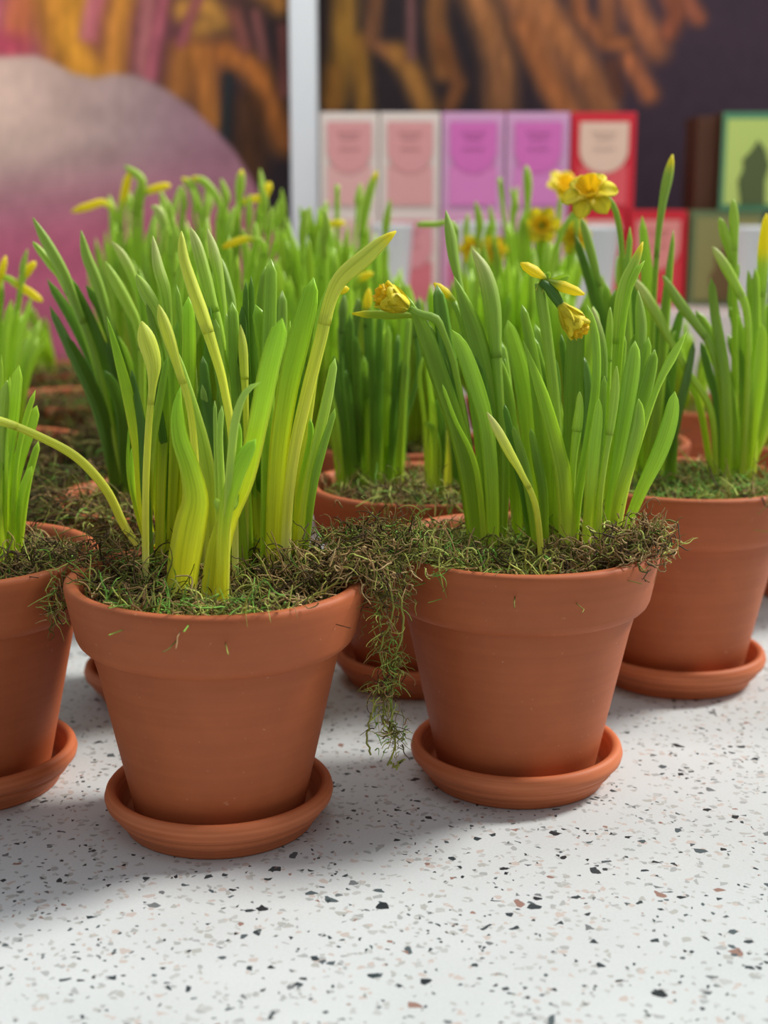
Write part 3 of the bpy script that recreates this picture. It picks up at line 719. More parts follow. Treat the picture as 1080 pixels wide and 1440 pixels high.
# back-most first
for p, k in [
 ([(222, 765, 12), (228, 640, 16), (236, 540, 15), (232, 470, 11)], 'A'), ([(235, 750, 12), (246, 620, 16), (244, 520, 14), (250, 450, 10)], 'A'),
 ([(250, 770, 14), (262, 640, 18), (266, 500, 20), (265, 417, 16)], 'A'), ([(262, 770, 12), (276, 640, 14), (272, 545, 14), (268, 486, 10)], 'Ab'),
 ([(345, 770, 14), (330, 640, 17), (310, 520, 18), (303, 448, 15)], 'B'), ([(350, 770, 14), (341, 640, 18), (331, 520, 18), (326, 424, 15)], 'B'),
 ([(355, 770, 14), (352, 640, 16), (348, 520, 14), (350, 421, 11)], 'B'), ([(362, 770, 14), (364, 640, 16), (366, 500, 14), (366, 416, 10)], 'B'),
 ([(372, 770, 16), (376, 600, 18), (378, 470, 20), (381, 364, 17)], 'B'), ([(360, 760, 14), (362, 600, 16), (366, 450, 15), (373, 374, 10)], 'B'),
 ([(380, 770, 14), (384, 600, 16), (394, 480, 17), (397, 408, 12)], 'B'), ([(340, 770, 14), (336, 690, 17), (345, 600, 17), (352, 500, 12)], 'A'),
 ([(330, 770, 12), (322, 660, 16), (330, 560, 14), (337, 500, 10)], 'D'), ([(356, 770, 12), (352, 660, 15), (346, 470, 10), (346, 395, 7)], 'D'),
 ([(368, 770, 12), (364, 620, 14), (356, 470, 10), (353, 388, 7)], 'D'), ([(376, 775, 14), (381, 560, 14), (380, 470, 11), (381, 420, 9)], 'Ab'),
 ([(395, 770, 12), (398, 640, 12), (404, 520, 8), (408, 450, 5)], 'By'), ([(310, 765, 16), (300, 640, 18), (290, 560, 16), (285, 500, 10)], 'D'),
 ([(212, 770, 10), (205, 690, 14), (200, 600, 14), (185, 520, 9)], 'D'), ([(320, 790, 16), (316, 700, 18), (312, 600, 16), (310, 530, 9)], 'B'),
 ([(370, 790, 18), (362, 690, 20), (356, 600, 18), (352, 540, 9)], 'A')]:
    A.leaf(p, dyt=A.rs.uniform(.0, .03), key=k, yb=.712+A.rs.uniform(-.01, .02))
for p, k in [([(228, 772, 10), (232, 620, 13), (222, 500, 12), (206, 420, 7)], 'B'), ([(244, 770, 10), (254, 600, 13), (256, 480, 12), (248, 400, 8)], 'B'), ([(258, 770, 10), (280, 600, 14), (292, 500, 13), (296, 430, 9)], 'D'),
             ([(300, 770, 10), (316, 600, 13), (324, 500, 12), (318, 440, 8)], 'Ab'), ([(336, 770, 10), (334, 600, 13), (342, 480, 12), (340, 430, 8)], 'D'), ([(366, 770, 10), (372, 600, 13), (386, 480, 13), (392, 440, 9)], 'D'),
             ([(206, 770, 9), (214, 640, 12), (226, 560, 12), (236, 500, 7)], 'A'), ([(240, 770, 9), (232, 640, 12), (220, 560, 12), (214, 520, 7)], 'D'), ([(326, 780, 9), (330, 700, 12), (322, 640, 10)], 'A'), ([(390, 770, 8), (404, 640, 11), (420, 540, 11), (428, 490, 7)], 'D')]:
    A.leaf(p, dyt=A.rs.uniform(.0, .02), key=k, yb=.726+A.rs.uniform(-.008, .010))
A.leaf([(376, 772, 20), (380, 640, 26), (378, 520, 28), (368, 460, 24), (359, 428, 18)], .01, 'A', 0, yb=.708)
A.leaf([(383, 775, 24), (390, 660, 27), (402, 560, 30), (417, 490, 32), (432, 430, 28), (441, 390, 18)], .0, 'A', .1, yb=.703, twist=.2)
A.leaf([(300, 812, 20), (318, 745, 25), (345, 672, 28), (364, 590, 29), (378, 520, 30), (390, 475, 28), (397, 447, 20)], -.018, 'A', .0, yb=.655, twist=.1, shade=1.1)
# bud stems at the top
A.stem([(330, 765, 9), (328, 640, 11), (315, 545, 12), (300, 490, 15), (284, 440, 18), (270, 400, 17), (258, 360, 14), (255, 325, 9)], 3, .012, 'Ay', yb=.690)
A.stem([(335, 765, 8), (325, 600, 9), (312, 480, 11), (298, 425, 15), (288, 385, 17), (277, 345, 15), (268, 320, 8)], 3, .03, 'By', yb=.72, tip='pale')
A.stem([(338, 765, 8), (325, 600, 8), (316, 460, 9), (309, 400, 13), (302, 360, 15), (292, 322, 7)], 3, .035, 'By', yb=.722, tip='pale')
A.stem([(342, 765, 8), (334, 560, 8), (328, 440, 11), (318, 395, 14), (309, 361, 9)], 2, .04, 'B', yb=.728)
A.stem([(345, 765, 8), (346, 600, 8), (343, 520, 12), (341, 485, 12), (338, 456, 3)], 2, .01, 'Ay', yb=.715)
A.stem([(223, 770, 8), (226, 680, 9), (238, 560, 9), (238, 460, 9), (232, 410, 16), (222, 375, 15), (215, 332, 6)], 3, .03, 'By', yb=.725, tip='pale')
A.stem([(232, 770, 9), (246, 640, 10), (240, 520, 10), (226, 450, 14), (208, 415, 19), (192, 386, 10)], 2, .02, 'By', yb=.722)
A.stem([(275, 790, 9), (276, 680, 10), (268, 580, 10), (250, 515, 12), (238, 475, 17), (229, 448, 15), (223, 428, 7)], 3, .0, 'Ay', yb=.690)
A.stem([(203, 782, 10), (205, 690, 10), (209, 600, 10), (214, 545, 11), (215, 510, 22), (206, 478, 25), (199, 452, 13)], 3, -.01, 'Ay', yb=.690)
A.leaf([(201, 790, 16), (203, 720, 17), (196, 640, 18), (181, 560, 17), (163, 490, 12), (150, 444, 6)], -.008, 'A', .1, tipf=4)
A.leaf([(184, 785, 5), (183, 680, 6), (181, 600, 3)], 0, 'A'); A.leaf([(191, 790, 9), (189, 700, 9), (185, 630, 5)], 0, 'A')
A.leaf([(236, 770, 10), (238, 690, 14), (246, 620, 14), (243, 560, 8)], .0, 'A')
A.leaf([(222, 768, 9), (220, 700, 12), (228, 630, 12), (238, 590, 6)], .0, 'A')
# drooping stem running off to the left
A.stem([(188, 785, 11), (178, 745, 12), (150, 690, 13), (110, 645, 13), (60, 616, 12), (0, 592, 12), (-50, 585, 18), (-80, 590, 10)], 2, -.035, 'Ay')
# tall stem with the tilted yellow tipped bud, right
A.leaf([(396, 770, 8), (412, 640, 8), (436, 520, 8), (449, 440, 9), (466, 392, 5)], .012, 'By', .4, yb=.712, tipf=3)
A.stem([(420, 768, 8), (418, 700, 8), (430, 620, 9), (441, 540, 9), (447, 470, 7)], 0, .01, 'Ay', yb=.712)
A.stem([(400, 772, 14), (404, 720, 15), (413, 640, 17), (430, 560, 18), (450, 480, 18), (464, 422, 18), (480, 390, 22), (508, 366, 24), (535, 342, 18), (557, 325, 11)], 4, -.008, 'Ay', yb=.702, tip='tip')
A.stem([(405, 765, 8), (425, 640, 8), (450, 500, 8), (470, 420, 8), (478, 408, 13), (491, 406, 9)], 2, .02, 'By', yb=.718, tip='yellow')
A.leaf([(416, 766, 11), (430, 700, 13), (446, 620, 15), (460, 560, 15), (471, 503, 10)], .0, 'Ab', .2, yb=.708)
A.leaf([(424, 762, 8), (438, 700, 11), (449, 645, 13), (471, 574, 8)], -.003, 'B', .2, yb=.708)
A.leaf([(425, 750, 7), (440, 680, 9), (452, 620, 9), (460, 545, 6)], .01, 'D', .2, yb=.714)
A.leaf([(412, 770, 9), (420, 700, 9), (436, 620, 9), (436, 588, 6)], .004, 'A', .2, yb=.71)
# front bulb
A.leaf([(262, 850, 48), (263, 800, 52), (272, 740, 50), (278, 700, 40), (268, 655, 30), (254, 615, 24), (250, 575, 17), (254, 543, 8)], -.004, 'A', -.25, twist=.5, curve=.4, shade=1.0, thick=.0016)
A.leaf([(285, 822, 34), (280, 760, 30), (268, 700, 16), (262, 650, 10), (252, 610, 6)], .006, 'Ay', .1, curve=.5)
A.leaf([(296, 822, 26), (298, 760, 22), (295, 690, 22), (286, 630, 20), (270, 570, 16), (252, 510, 11), (246, 488, 6)], -.006, 'Ab', .2, thick=.0018)
A.leaf([(305, 812, 18), (306, 740, 16), (304, 680, 15), (294, 610, 14), (284, 540, 8)], 0, 'Ab', .2)
A.leaf([(308, 800, 8), (306, 700, 8), (303, 610, 6), (302, 563, 5)], .004, 'Ab', yb=.66); A.leaf([(312, 800, 10), (312, 700, 10), (309, 620, 9), (312, 570, 7)], .002, 'Ab', yb=.658)
A.leaf([(302, 815, 20), (310, 770, 18), (318, 720, 12)], -.004, 'Ay', 0, curve=.6)
A.leaf([(290, 825, 24), (300, 780, 22), (312, 730, 16), (330, 655, 16), (337, 594, 9)], .0, 'A', .1, yb=.652)
A.leaf([(310, 800, 14), (315, 740, 20), (330, 675, 24), (345, 640, 22), (360, 617, 15)], -.002, 'A', -.1, yb=.640)
A.leaf([(315, 790, 8), (320, 710, 11), (325, 640, 12), (332, 585, 12), (346, 550, 9), (367, 537, 5)], -.012, 'Ab', .3, yb=.642)
A.leaf([(300, 740, 8), (306, 712, 14), (318, 712, 15), (330, 706, 13), (333, 692, 9)], -.004, 'E', .0, yb=.648, label='small curled pale green shoot', tipf=.8) if False else None
cs = A.line([(300, 815, 12), (306, 770, 13), (316, 728, 10), (318, 715, 9)], -.012)
tube(cs[0], cs[1]/2, grad('Ay', np.linspace(.1, .6, len(cs[0]))), 'flower_stem', A.e, A.org, M_STEM)
q = [at(303, 703, .649), at(310, 713, .647), at(320, 714, .646), at(328, 707, .647), at(333, 695, .649)]
Pq = catmull([tuple(p) for p in q], 14); tube(Pq, np.interp(np.linspace(0, 1, 14), [0, .3, .7, 1], [.0014, .0028, .0026, .0012]), grad('E', np.linspace(.3, .7, 14)), 'curled_shoot', A.e, A.org, M_STEM)
white_sheath(A, [(204, 795), (208, 770), (222, 748)], 16, -.004); white_sheath(A, [(346, 800), (345, 770), (343, 735)], 18, .0, (176, 190, 130)); white_sheath(A, [(417, 778), (420, 755), (423, 735)], 20, -.004, (206, 216, 150))
# moss over A's right rim and the hanging strand
def P3(px, py, Y, s=1): p = at(px, py, Y); return (p.x, p.y, p.z, s)
tuft(A.e, A.org, [P3(470, 790, .70), P3(520, 762, .70), P3(555, 775, .69, .8)], (.011, .012, .006), 800, .00052, 21, 'mix')
tuft(A.e, A.org, [P3(450, 815, .665), P3(500, 790, .668), P3(530, 800, .665, .8)], (.010, .006, .005), 340, .00050, 22, 'tan')
tuft(A.e, A.org, [P3(530, 790, .672), P3(548, 840, .668, .8)], (.007, .005, .006), 240, .00038, 23, 'mix', 'hanging_moss', .05)
tuft(A.e, A.org, [P3(545, 840, .668), P3(545, 900, .664, .7), P3(552, 940, .662, .6), P3(535, 980, .66, .6)], (.0055, .004, .004), 210, .00034, 24, 'olive', 'hanging_moss', .10, (.006, .014))
tuft(A.e, A.org, [P3(538, 975, .66), P3(548, 1020, .658, .8), P3(550, 1050, .657, .5)], (.0045, .003, .004), 90, .00034, 25, 'olive', 'hanging_moss', .12, (.005, .012))
for k, ps in enumerate([[(540, 800), (552, 860), (533, 910), (545, 960), (540, 1010), (556, 1040), (548, 1076)], [(530, 960), (524, 1000), (516, 1040), (522, 1062)], [(560, 830), (568, 880), (556, 930), (552, 985), (548, 1030)], [(548, 1072), (558, 1078), (566, 1068)], [(540, 1010), (560, 1035), (566, 1040)]]):
    P = catmull([tuple(at(x, y, .662)) for x, y in ps], 22); P += np.random.RandomState(k).normal(size=P.shape)*.0006
    tube(P, np.full(22, .0005), np.tile(np.array(lin((140, 142, 66))), (22, 1)), 'hanging_strand', A.e, A.org, M_MOSS, 1, 6)
tuft(A.e, A.org, [P3(120, 790, .70, .8), P3(160, 770, .72)], (.010, .012, .004), 260, .0004, 26, 'dark')
tuft(A.e, A.org, [P3(278, 850, .612, .6), P3(330, 850, .614, .8), P3(400, 846, .618, .8)], (.010, .003, .002), 60, .00038, 28, 'green')

# ---- B : front right pot
B = Plant('B', .0725, .735, .1322, 'front pot right of centre, dense dark green leaves and two drooping yellow flowers', 'olive', 3300, .00060, 31,
          saucer='saucer under the front right pot with the dense green leaves', ring=26,
          mounds=((.035, .0, .02, .008), (.055, .02, .015, .008)), patches=((.035, -.02, .03, 'tan'), (.055, .0, .02, 'tan'), (-.02, -.03, .02, 'olive'), (.05, .04, .012, 'green')))
B.yb0 = .74
for p in [
 [(668, 765, 16), (650, 640, 24), (630, 520, 28), (614, 400, 18)], [(690, 765, 16), (690, 640, 22), (670, 520, 24), (642, 505, 16)],
 [(765, 770, 18), (750, 640, 26), (738, 540, 28), (714, 450, 20)], [(775, 775, 16), (765, 640, 20), (752, 520, 18), (734, 428, 12)],
 [(790, 770, 16), (788, 640, 20), (775, 540, 18), (752, 455, 12)], [(800, 775, 20), (803, 640, 27), (806, 520, 28), (812, 440, 22)],
 [(785, 775, 12), (786, 640, 14), (768, 540, 10), (751, 474, 8)], [(795, 775, 12), (800, 640, 13), (797, 540, 11), (789, 470, 8)],
 [(835, 775, 14), (850, 640, 20), (862, 540, 22), (861, 464, 15)], [(830, 775, 12), (845, 640, 14), (846, 520, 15), (834, 430, 12)],
 [(845, 775, 12), (870, 640, 20), (885, 540, 22), (892, 470, 18)], [(850, 775, 12), (880, 640, 16), (902, 540, 16), (912, 474, 11)],
 [(840, 775, 12), (856, 640, 14), (872, 520, 12), (878, 470, 8)], [(742, 775, 14), (728, 660, 20), (718, 600, 20), (706, 560, 12)],
 [(730, 770, 14), (722, 660, 18), (715, 560, 16), (700, 500, 10)], [(770, 775, 16), (775, 660, 20), (780, 560, 18), (778, 500, 12)],
 [(812, 775, 14), (820, 660, 18), (826, 560, 16), (820, 500, 12)], [(826, 775, 14), (832, 660, 16), (838, 560, 14), (848, 490, 10)],
 [(800, 790, 14), (790, 700, 18), (788, 640, 18), (783, 585, 12)], [(700, 770, 14), (708, 660, 18), (712, 560, 18), (705, 480, 12)]]:
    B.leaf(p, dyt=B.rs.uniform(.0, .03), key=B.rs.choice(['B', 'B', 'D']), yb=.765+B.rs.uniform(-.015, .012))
B.leaf([(700, 765, 20), (704, 680, 24), (696, 600, 28), (682, 530, 31), (664, 460, 28), (648, 415, 20), (638, 388, 9)], .012, 'B', .25, yb=.75, tipf=3)
B.leaf([(672, 765, 24), (662, 690, 25), (645, 610, 25), (622, 540, 27), (598, 470, 24), (583, 438, 16), (571, 414, 7)], .004, 'B', -.2, yb=.745, tipf=3)
B.leaf([(684, 765, 8), (670, 660, 8), (640, 590, 6), (622, 540, 5)], -.004, 'By', yb=.742)
B.leaf([(690, 768, 12), (678, 640, 16), (668, 560, 20), (660, 500, 14)], .01, 'B', .0, yb=.75)
B.leaf([(694, 768, 17), (692, 690, 20), (684, 600, 22), (668, 540, 25), (650, 490, 21), (634, 463, 12)], -.004, 'B', -.15, yb=.738, shade=1.15)
B.stem([(690, 760, 8), (680, 600, 8), (660, 460, 8), (646, 400, 9), (638, 365, 14), (633, 330, 15), (627, 296, 5)], 3, .03, 'B', yb=.77)
B.stem([(705, 765, 15), (707, 650, 15), (702, 560, 14), (697, 490, 17), (692, 430, 24), (682, 385, 20), (664, 350, 9)], 3, .01, 'B', yb=.752, tip='pale')
# half open flower pointing left, with its neck and a green bud
st = B.stem([(680, 765, 8), (662, 640, 9), (640, 520, 9), (622, 465, 10), (612, 448, 13), (592, 442, 11), (576, 434, 10)], 0, -.004, 'B', yb=.75)
petal_flower(B, st, at(572, 432, .746), at(530, 410, .740)-at(572, 432, .746), .036, .3, half=True)
yellow_bud(B, st, (574, 433), (537, 416), 34, .746, green=.15)
st = B.stem([(676, 765, 7), (655, 640, 7), (630, 520, 7), (610, 470, 7), (585, 445, 9)], 0, .004, 'B', yb=.756); yellow_bud(B, st, (590, 444), (495, 441), 13, .760, green=.9)
st = B.stem([(686, 765, 7), (668, 600, 7), (652, 470, 8), (638, 424, 9)], 0, .01, 'B', yb=.76); yellow_bud(B, st, (640, 424), (610, 398), 13, .772, green=.4)
st = B.stem([(786, 780, 14), (784, 660, 16), (779, 560, 17), (770, 480, 16), (762, 425, 16), (757, 398, 11)], 0, -.012, 'B', yb=.745)
yellow_bud(B, st, (768, 392), (732, 370), 16, .732, green=.18); yellow_bud(B, st, (766, 394), (822, 414), 16, .732, green=.42)
P = catmull([tuple(at(*q, .731)) for q in [(760, 396), (770, 403), (780, 416), (790, 432)]], 10)
tube(P, np.interp(np.linspace(0, 1, 10), [0, .5, 1], [.0018, .0030, .0022]), np.tile(np.array(lin((84, 130, 50))), (10, 1)), 'flower_neck', st, B.org, M_STEM)
petal_flower(B, st, at(792, 434, .731), at(820, 470, .724)-at(792, 434, .731), .034, .3, half=True)
yellow_bud(B, st, (786, 426), (818, 466), 27, .731, green=.12)
for (x0, y0), (x1, y1), w_ in [((757, 410), (768, 384), 12), ((762, 402), (800, 388), 12), ((765, 398), (772, 382), 10)]:
    P, W = B.line([(x0, y0, w_), ((x0+x1)/2, (y0+y1)/2-3, w_), (x1, y1, w_*.6)], 0, yb=.735); P[:, 2] = np.array([at(x0+(x1-x0)*t, y0+(y1-y0)*t, .735).z for t in np.linspace(0, 1, len(P))]); P[:, 0] = np.array([at(x0+(x1-x0)*t, y0+(y1-y0)*t, .735).x for t in np.linspace(0, 1, len(P))]); P[:, 1] = .733
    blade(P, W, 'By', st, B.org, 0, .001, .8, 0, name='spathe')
B.leaf([(766, 770, 12), (764, 700, 14), (756, 650, 14), (746, 602, 8)], 0, 'B', yb=.738)
B.leaf([(758, 770, 10), (746, 700, 14), (734, 640, 14), (721, 598, 7)], -.002, 'B', yb=.734)
B.leaf([(748, 770, 10), (738, 700, 14), (722, 630, 14), (709, 568, 7)], .002, 'D', yb=.74)
B.stem([(764, 768, 9), (754, 715, 9), (734, 668, 9), (717, 638, 13), (702, 610, 13), (685, 580, 7)], 3, -.02, 'Ay', yb=.712, tip='pale')
B.leaf([(796, 795, 24), (797, 730, 25), (790, 660, 23), (775, 600, 21), (757, 540, 17), (735, 478, 7)], -.006, 'By', .1, tipf=4, shade=.95)
B.leaf([(806, 790, 10), (812, 700, 14), (828, 610, 15), (838, 530, 13), (836, 470, 12), (825, 428, 6)], -.004, 'B', .3, yb=.73, shade=1.1)
B.stem([(803, 790, 9), (803, 720, 9), (806, 650, 10), (812, 600, 14), (815, 575, 12), (815, 551, 6)], 2, -.012, 'By')
B.leaf([(822, 790, 15), (828, 720, 17), (834, 640, 19), (840, 590, 15), (842, 560, 8)], -.010, 'By', .1, yb=.725)
B.leaf([(830, 785, 8), (838, 680, 10), (846, 590, 11), (850, 528, 8)], -.003, 'B', yb=.73)
B.stem([(842, 785, 9), (843, 710, 9), (851, 645, 9), (858, 600, 12), (864, 555, 13), (867, 515, 6)], 2, -.010, 'By', yb=.725)
B.leaf([(846, 775, 10), (860, 690, 14), (875, 600, 22), (886, 530, 25), (893, 479, 16)], -.002, 'B', .15, yb=.735, shade=1.15)
B.leaf([(852, 775, 10), (868, 690, 14), (890, 610, 20), (907, 545, 23), (921, 491, 15)], .002, 'B', .15, yb=.742)
B.leaf([(856, 780, 12), (866, 710, 15), (884, 650, 20), (896, 600, 21), (898, 560, 12)], -.012, 'By', .2, yb=.728)
B.leaf([(862, 785, 8), (880, 690, 8), (905, 600, 9), (925, 540, 11), (945, 500, 15), (966, 466, 6)], .0, 'By', .5, yb=.738, tipf=3)
B.leaf([(864, 795, 11), (880, 745, 13), (902, 690, 17), (928, 635, 23), (943, 590, 22), (949, 550, 13)], -.006, 'B', -.25, yb=.728, shade=1.2)
B.stem([(850, 770, 8), (858, 640, 9), (864, 540, 9), (869, 470, 14), (873, 430, 18), (880, 395, 16), (893, 368, 13), (904, 340, 8)], 4, .01, 'By', yb=.752, tip='tip')
B.leaf([(856, 770, 6), (868, 560, 6), (880, 430, 8), (896, 380, 10), (907, 366, 4)], .008, 'By', yb=.75)
B.stem([(845, 770, 7), (852, 640, 7), (856, 500, 9), (857, 470, 11), (858, 432, 5)], 2, .015, 'By', yb=.758)
B.stem([(858, 770, 8), (880, 640, 9), (896, 530, 12), (901, 470, 16), (900, 440, 14), (897, 408, 5)], 3, .01, 'B', yb=.755)
B.stem([(828, 770, 8), (842, 640, 9), (848, 530, 12), (844, 480, 15), (833, 432, 7)], 2, .012, 'B', yb=.756, tip='pale')
B.leaf([(735, 770, 6), (728, 640, 7), (716, 560, 8), (708, 500, 6)], .03, 'By', yb=.77)
tuft(B.e, B.org, [P3(850, 790, .69), P3(895, 765, .70), P3(915, 745, .71, .8)], (.008, .008, .005), 460, .00055, 41, 'tan')
tuft(B.e, B.org, [P3(905, 740, .715), P3(935, 760, .705, .7), P3(938, 785, .70, .5)], (.004, .004, .005), 80, .00042, 42, 'tan', 'moss_tuft', .03)
tuft(B.e, B.org, [P3(560, 745, .735), P3(580, 775, .70, 1), P3(640, 795, .678, .8)], (.008, .008, .004), 330, .00048, 43, 'olive', ln=(.01, .02))

# ---- L : left edge pot
L_ = Plant('E', -.2255, .726, .1290, 'pot cut by the left edge of the frame with short stubby green shoots', 'dark', 2700, .00055, 51, saucer='saucer at the left edge under the pot with stubby shoots', mounds=((.05, .0, .02, .006),))
L_.yb0 = .735
for p in [[(5, 770, 12), (8, 680, 18), (20, 580, 20), (27, 513, 16)], [(14, 765, 10), (20, 680, 16), (42, 600, 18), (52, 570, 14)], [(12, 765, 6), (22, 660, 7), (36, 590, 8), (50, 548, 6)],
          [(0, 765, 14), (-4, 680, 18), (3, 600, 16), (10, 555, 13)], [(18, 765, 9), (30, 700, 11), (45, 655, 10)], [(4, 765, 10), (-2, 700, 12), (10, 628, 9)], [(-10, 765, 12), (-18, 650, 16), (-6, 520, 10)],
          [(-25, 765, 14), (-40, 650, 18), (-45, 540, 14)], [(2, 765, 10), (8, 640, 9), (14, 528, 8)], [(-6, 765, 10), (0, 640, 10), (2, 498, 6)], [(-40, 765, 14), (-70, 650, 16), (-90, 560, 14)], [(8, 765, 12), (20, 720, 14), (15, 660, 9)],
          [(22, 762, 9), (36, 690, 12), (54, 620, 9)]]:
    L_.leaf(p, dyt=L_.rs.uniform(-.015, .01), yb=.735+L_.rs.uniform(-.01, .01))
L_.stem([(0, 765, 9), (4, 640, 10), (6, 570, 17), (10, 535, 9)], 2, -.015, 'E', yb=.735)
tuft(L_.e, L_.org, [P3(95, 790, .70), P3(85, 830, .675, .5), P3(75, 870, .672, .4)], (.006, .006, .005), 130, .0004, 52, 'olive', 'moss_tuft', .03)
white_sheath(L_, [(12, 785), (15, 765), (18, 745)], 22, -.004, (180, 200, 130))

# ---- Fp : behind A, left
Fp = Plant('D', -.134, .872, .1290, 'second row pot behind the front left pot, dark leaves leaning left', 'dark', 2200, .0005, 61, saucer='dark saucer half hidden behind the front left saucer', ring=18, K=8)
Fp.yb0 = .88
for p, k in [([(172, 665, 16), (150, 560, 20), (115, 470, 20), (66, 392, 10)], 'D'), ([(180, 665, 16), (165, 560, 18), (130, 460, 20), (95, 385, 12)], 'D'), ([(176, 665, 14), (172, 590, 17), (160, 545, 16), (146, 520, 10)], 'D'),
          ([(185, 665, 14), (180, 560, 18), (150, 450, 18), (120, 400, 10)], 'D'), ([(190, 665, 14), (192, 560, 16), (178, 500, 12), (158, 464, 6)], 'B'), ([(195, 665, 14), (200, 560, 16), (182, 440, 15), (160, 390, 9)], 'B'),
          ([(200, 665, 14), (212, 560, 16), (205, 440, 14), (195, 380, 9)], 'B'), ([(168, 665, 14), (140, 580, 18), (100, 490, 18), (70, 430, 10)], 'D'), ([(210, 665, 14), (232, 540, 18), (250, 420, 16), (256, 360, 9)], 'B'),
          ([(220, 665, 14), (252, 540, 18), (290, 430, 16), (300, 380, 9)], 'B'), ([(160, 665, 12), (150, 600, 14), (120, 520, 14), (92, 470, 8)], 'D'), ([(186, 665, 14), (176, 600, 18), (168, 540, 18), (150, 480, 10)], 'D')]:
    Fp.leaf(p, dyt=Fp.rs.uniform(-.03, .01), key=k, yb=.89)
Fp.stem([(180, 665, 10), (140, 520, 10), (108, 430, 11), (90, 385, 15), (68, 345, 15), (46, 306, 6)], 3, -.02, 'B', yb=.89)
Fp.stem([(180, 665, 8), (130, 500, 9), (90, 400, 9), (72, 372, 12), (46, 340, 8)], 2, -.01, 'E', yb=.89)
Fp.stem([(188, 665, 9), (170, 540, 10), (152, 450, 12), (138, 400, 15), (122, 360, 14), (114, 324, 6)], 3, -.02, 'B', yb=.89)
Fp.stem([(195, 665, 9), (200, 540, 10), (195, 465, 12), (178, 425, 16), (162, 395, 15), (148, 368, 8)], 3, -.02, 'E', yb=.885)
Fp.stem([(200, 665, 8), (210, 520, 9), (200, 430, 11), (178, 370, 13), (158, 340, 8)], 2, .0, 'E', yb=.89, tip='pale')

# ---- D : behind, between the two front pots
D = Plant('D', .0245, .900, .1312, 'second row pot seen between the two front pots, with short straight leaves', 'mix', 2400, .0005, 71, saucer='saucer seen between the two front pots', ring=18, K=8)
D.yb0 = .925
for bx, tx, ty in [(490, 478, 450), (498, 492, 440), (505, 500, 470), (512, 505, 485), (520, 520, 460), (527, 520, 432), (534, 530, 465), (540, 546, 456), (548, 560, 470), (556, 566, 505), (562, 572, 508), (545, 542, 500), (552, 556, 560), (500, 486, 520), (488, 470, 500), (515, 512, 500), (560, 575, 440), (530, 535, 430), (508, 480, 420), (480, 462, 540)]:
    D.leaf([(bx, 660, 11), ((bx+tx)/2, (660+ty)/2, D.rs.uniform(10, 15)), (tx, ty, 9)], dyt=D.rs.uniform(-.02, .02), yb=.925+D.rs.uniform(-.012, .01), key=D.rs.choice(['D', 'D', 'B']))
for p, k in [([(603, 690, 8), (598, 600, 7), (590, 530, 6), (596, 500, 4)], 'By'), ([(612, 695, 12), (616, 640, 12), (608, 600, 9), (595, 596, 6)], 'By'), ([(622, 700, 14), (626, 650, 15), (625, 600, 8)], 'Ay'), ([(634, 700, 14), (636, 650, 12), (632, 610, 8)], 'Ay'), ([(608, 690, 9), (610, 600, 12), (606, 550, 8), (601, 512, 6)], 'By'), ([(618, 690, 9), (622, 600, 12), (614, 560, 8)], 'D'), ([(640, 690, 9), (640, 640, 12), (630, 580, 8)], 'D'), ([(650, 690, 12), (650, 640, 14), (640, 600, 8)], 'Ay')]:
    D.leaf(p, dyt=0, key=k, yb=.89)
for x, y, t in [(480, 415, 'green'), (500, 420, 'green'), (585, 420, 'green'), (515, 405, 'yellow')]:
    D.stem([(500+(x-500)*.4, 660, 7), (x, 540, 7), (x, y+45, 8), (x+2, y+20, 12), (x+4, y, 6)], 2, 0, 'D', yb=.93, tip=t)

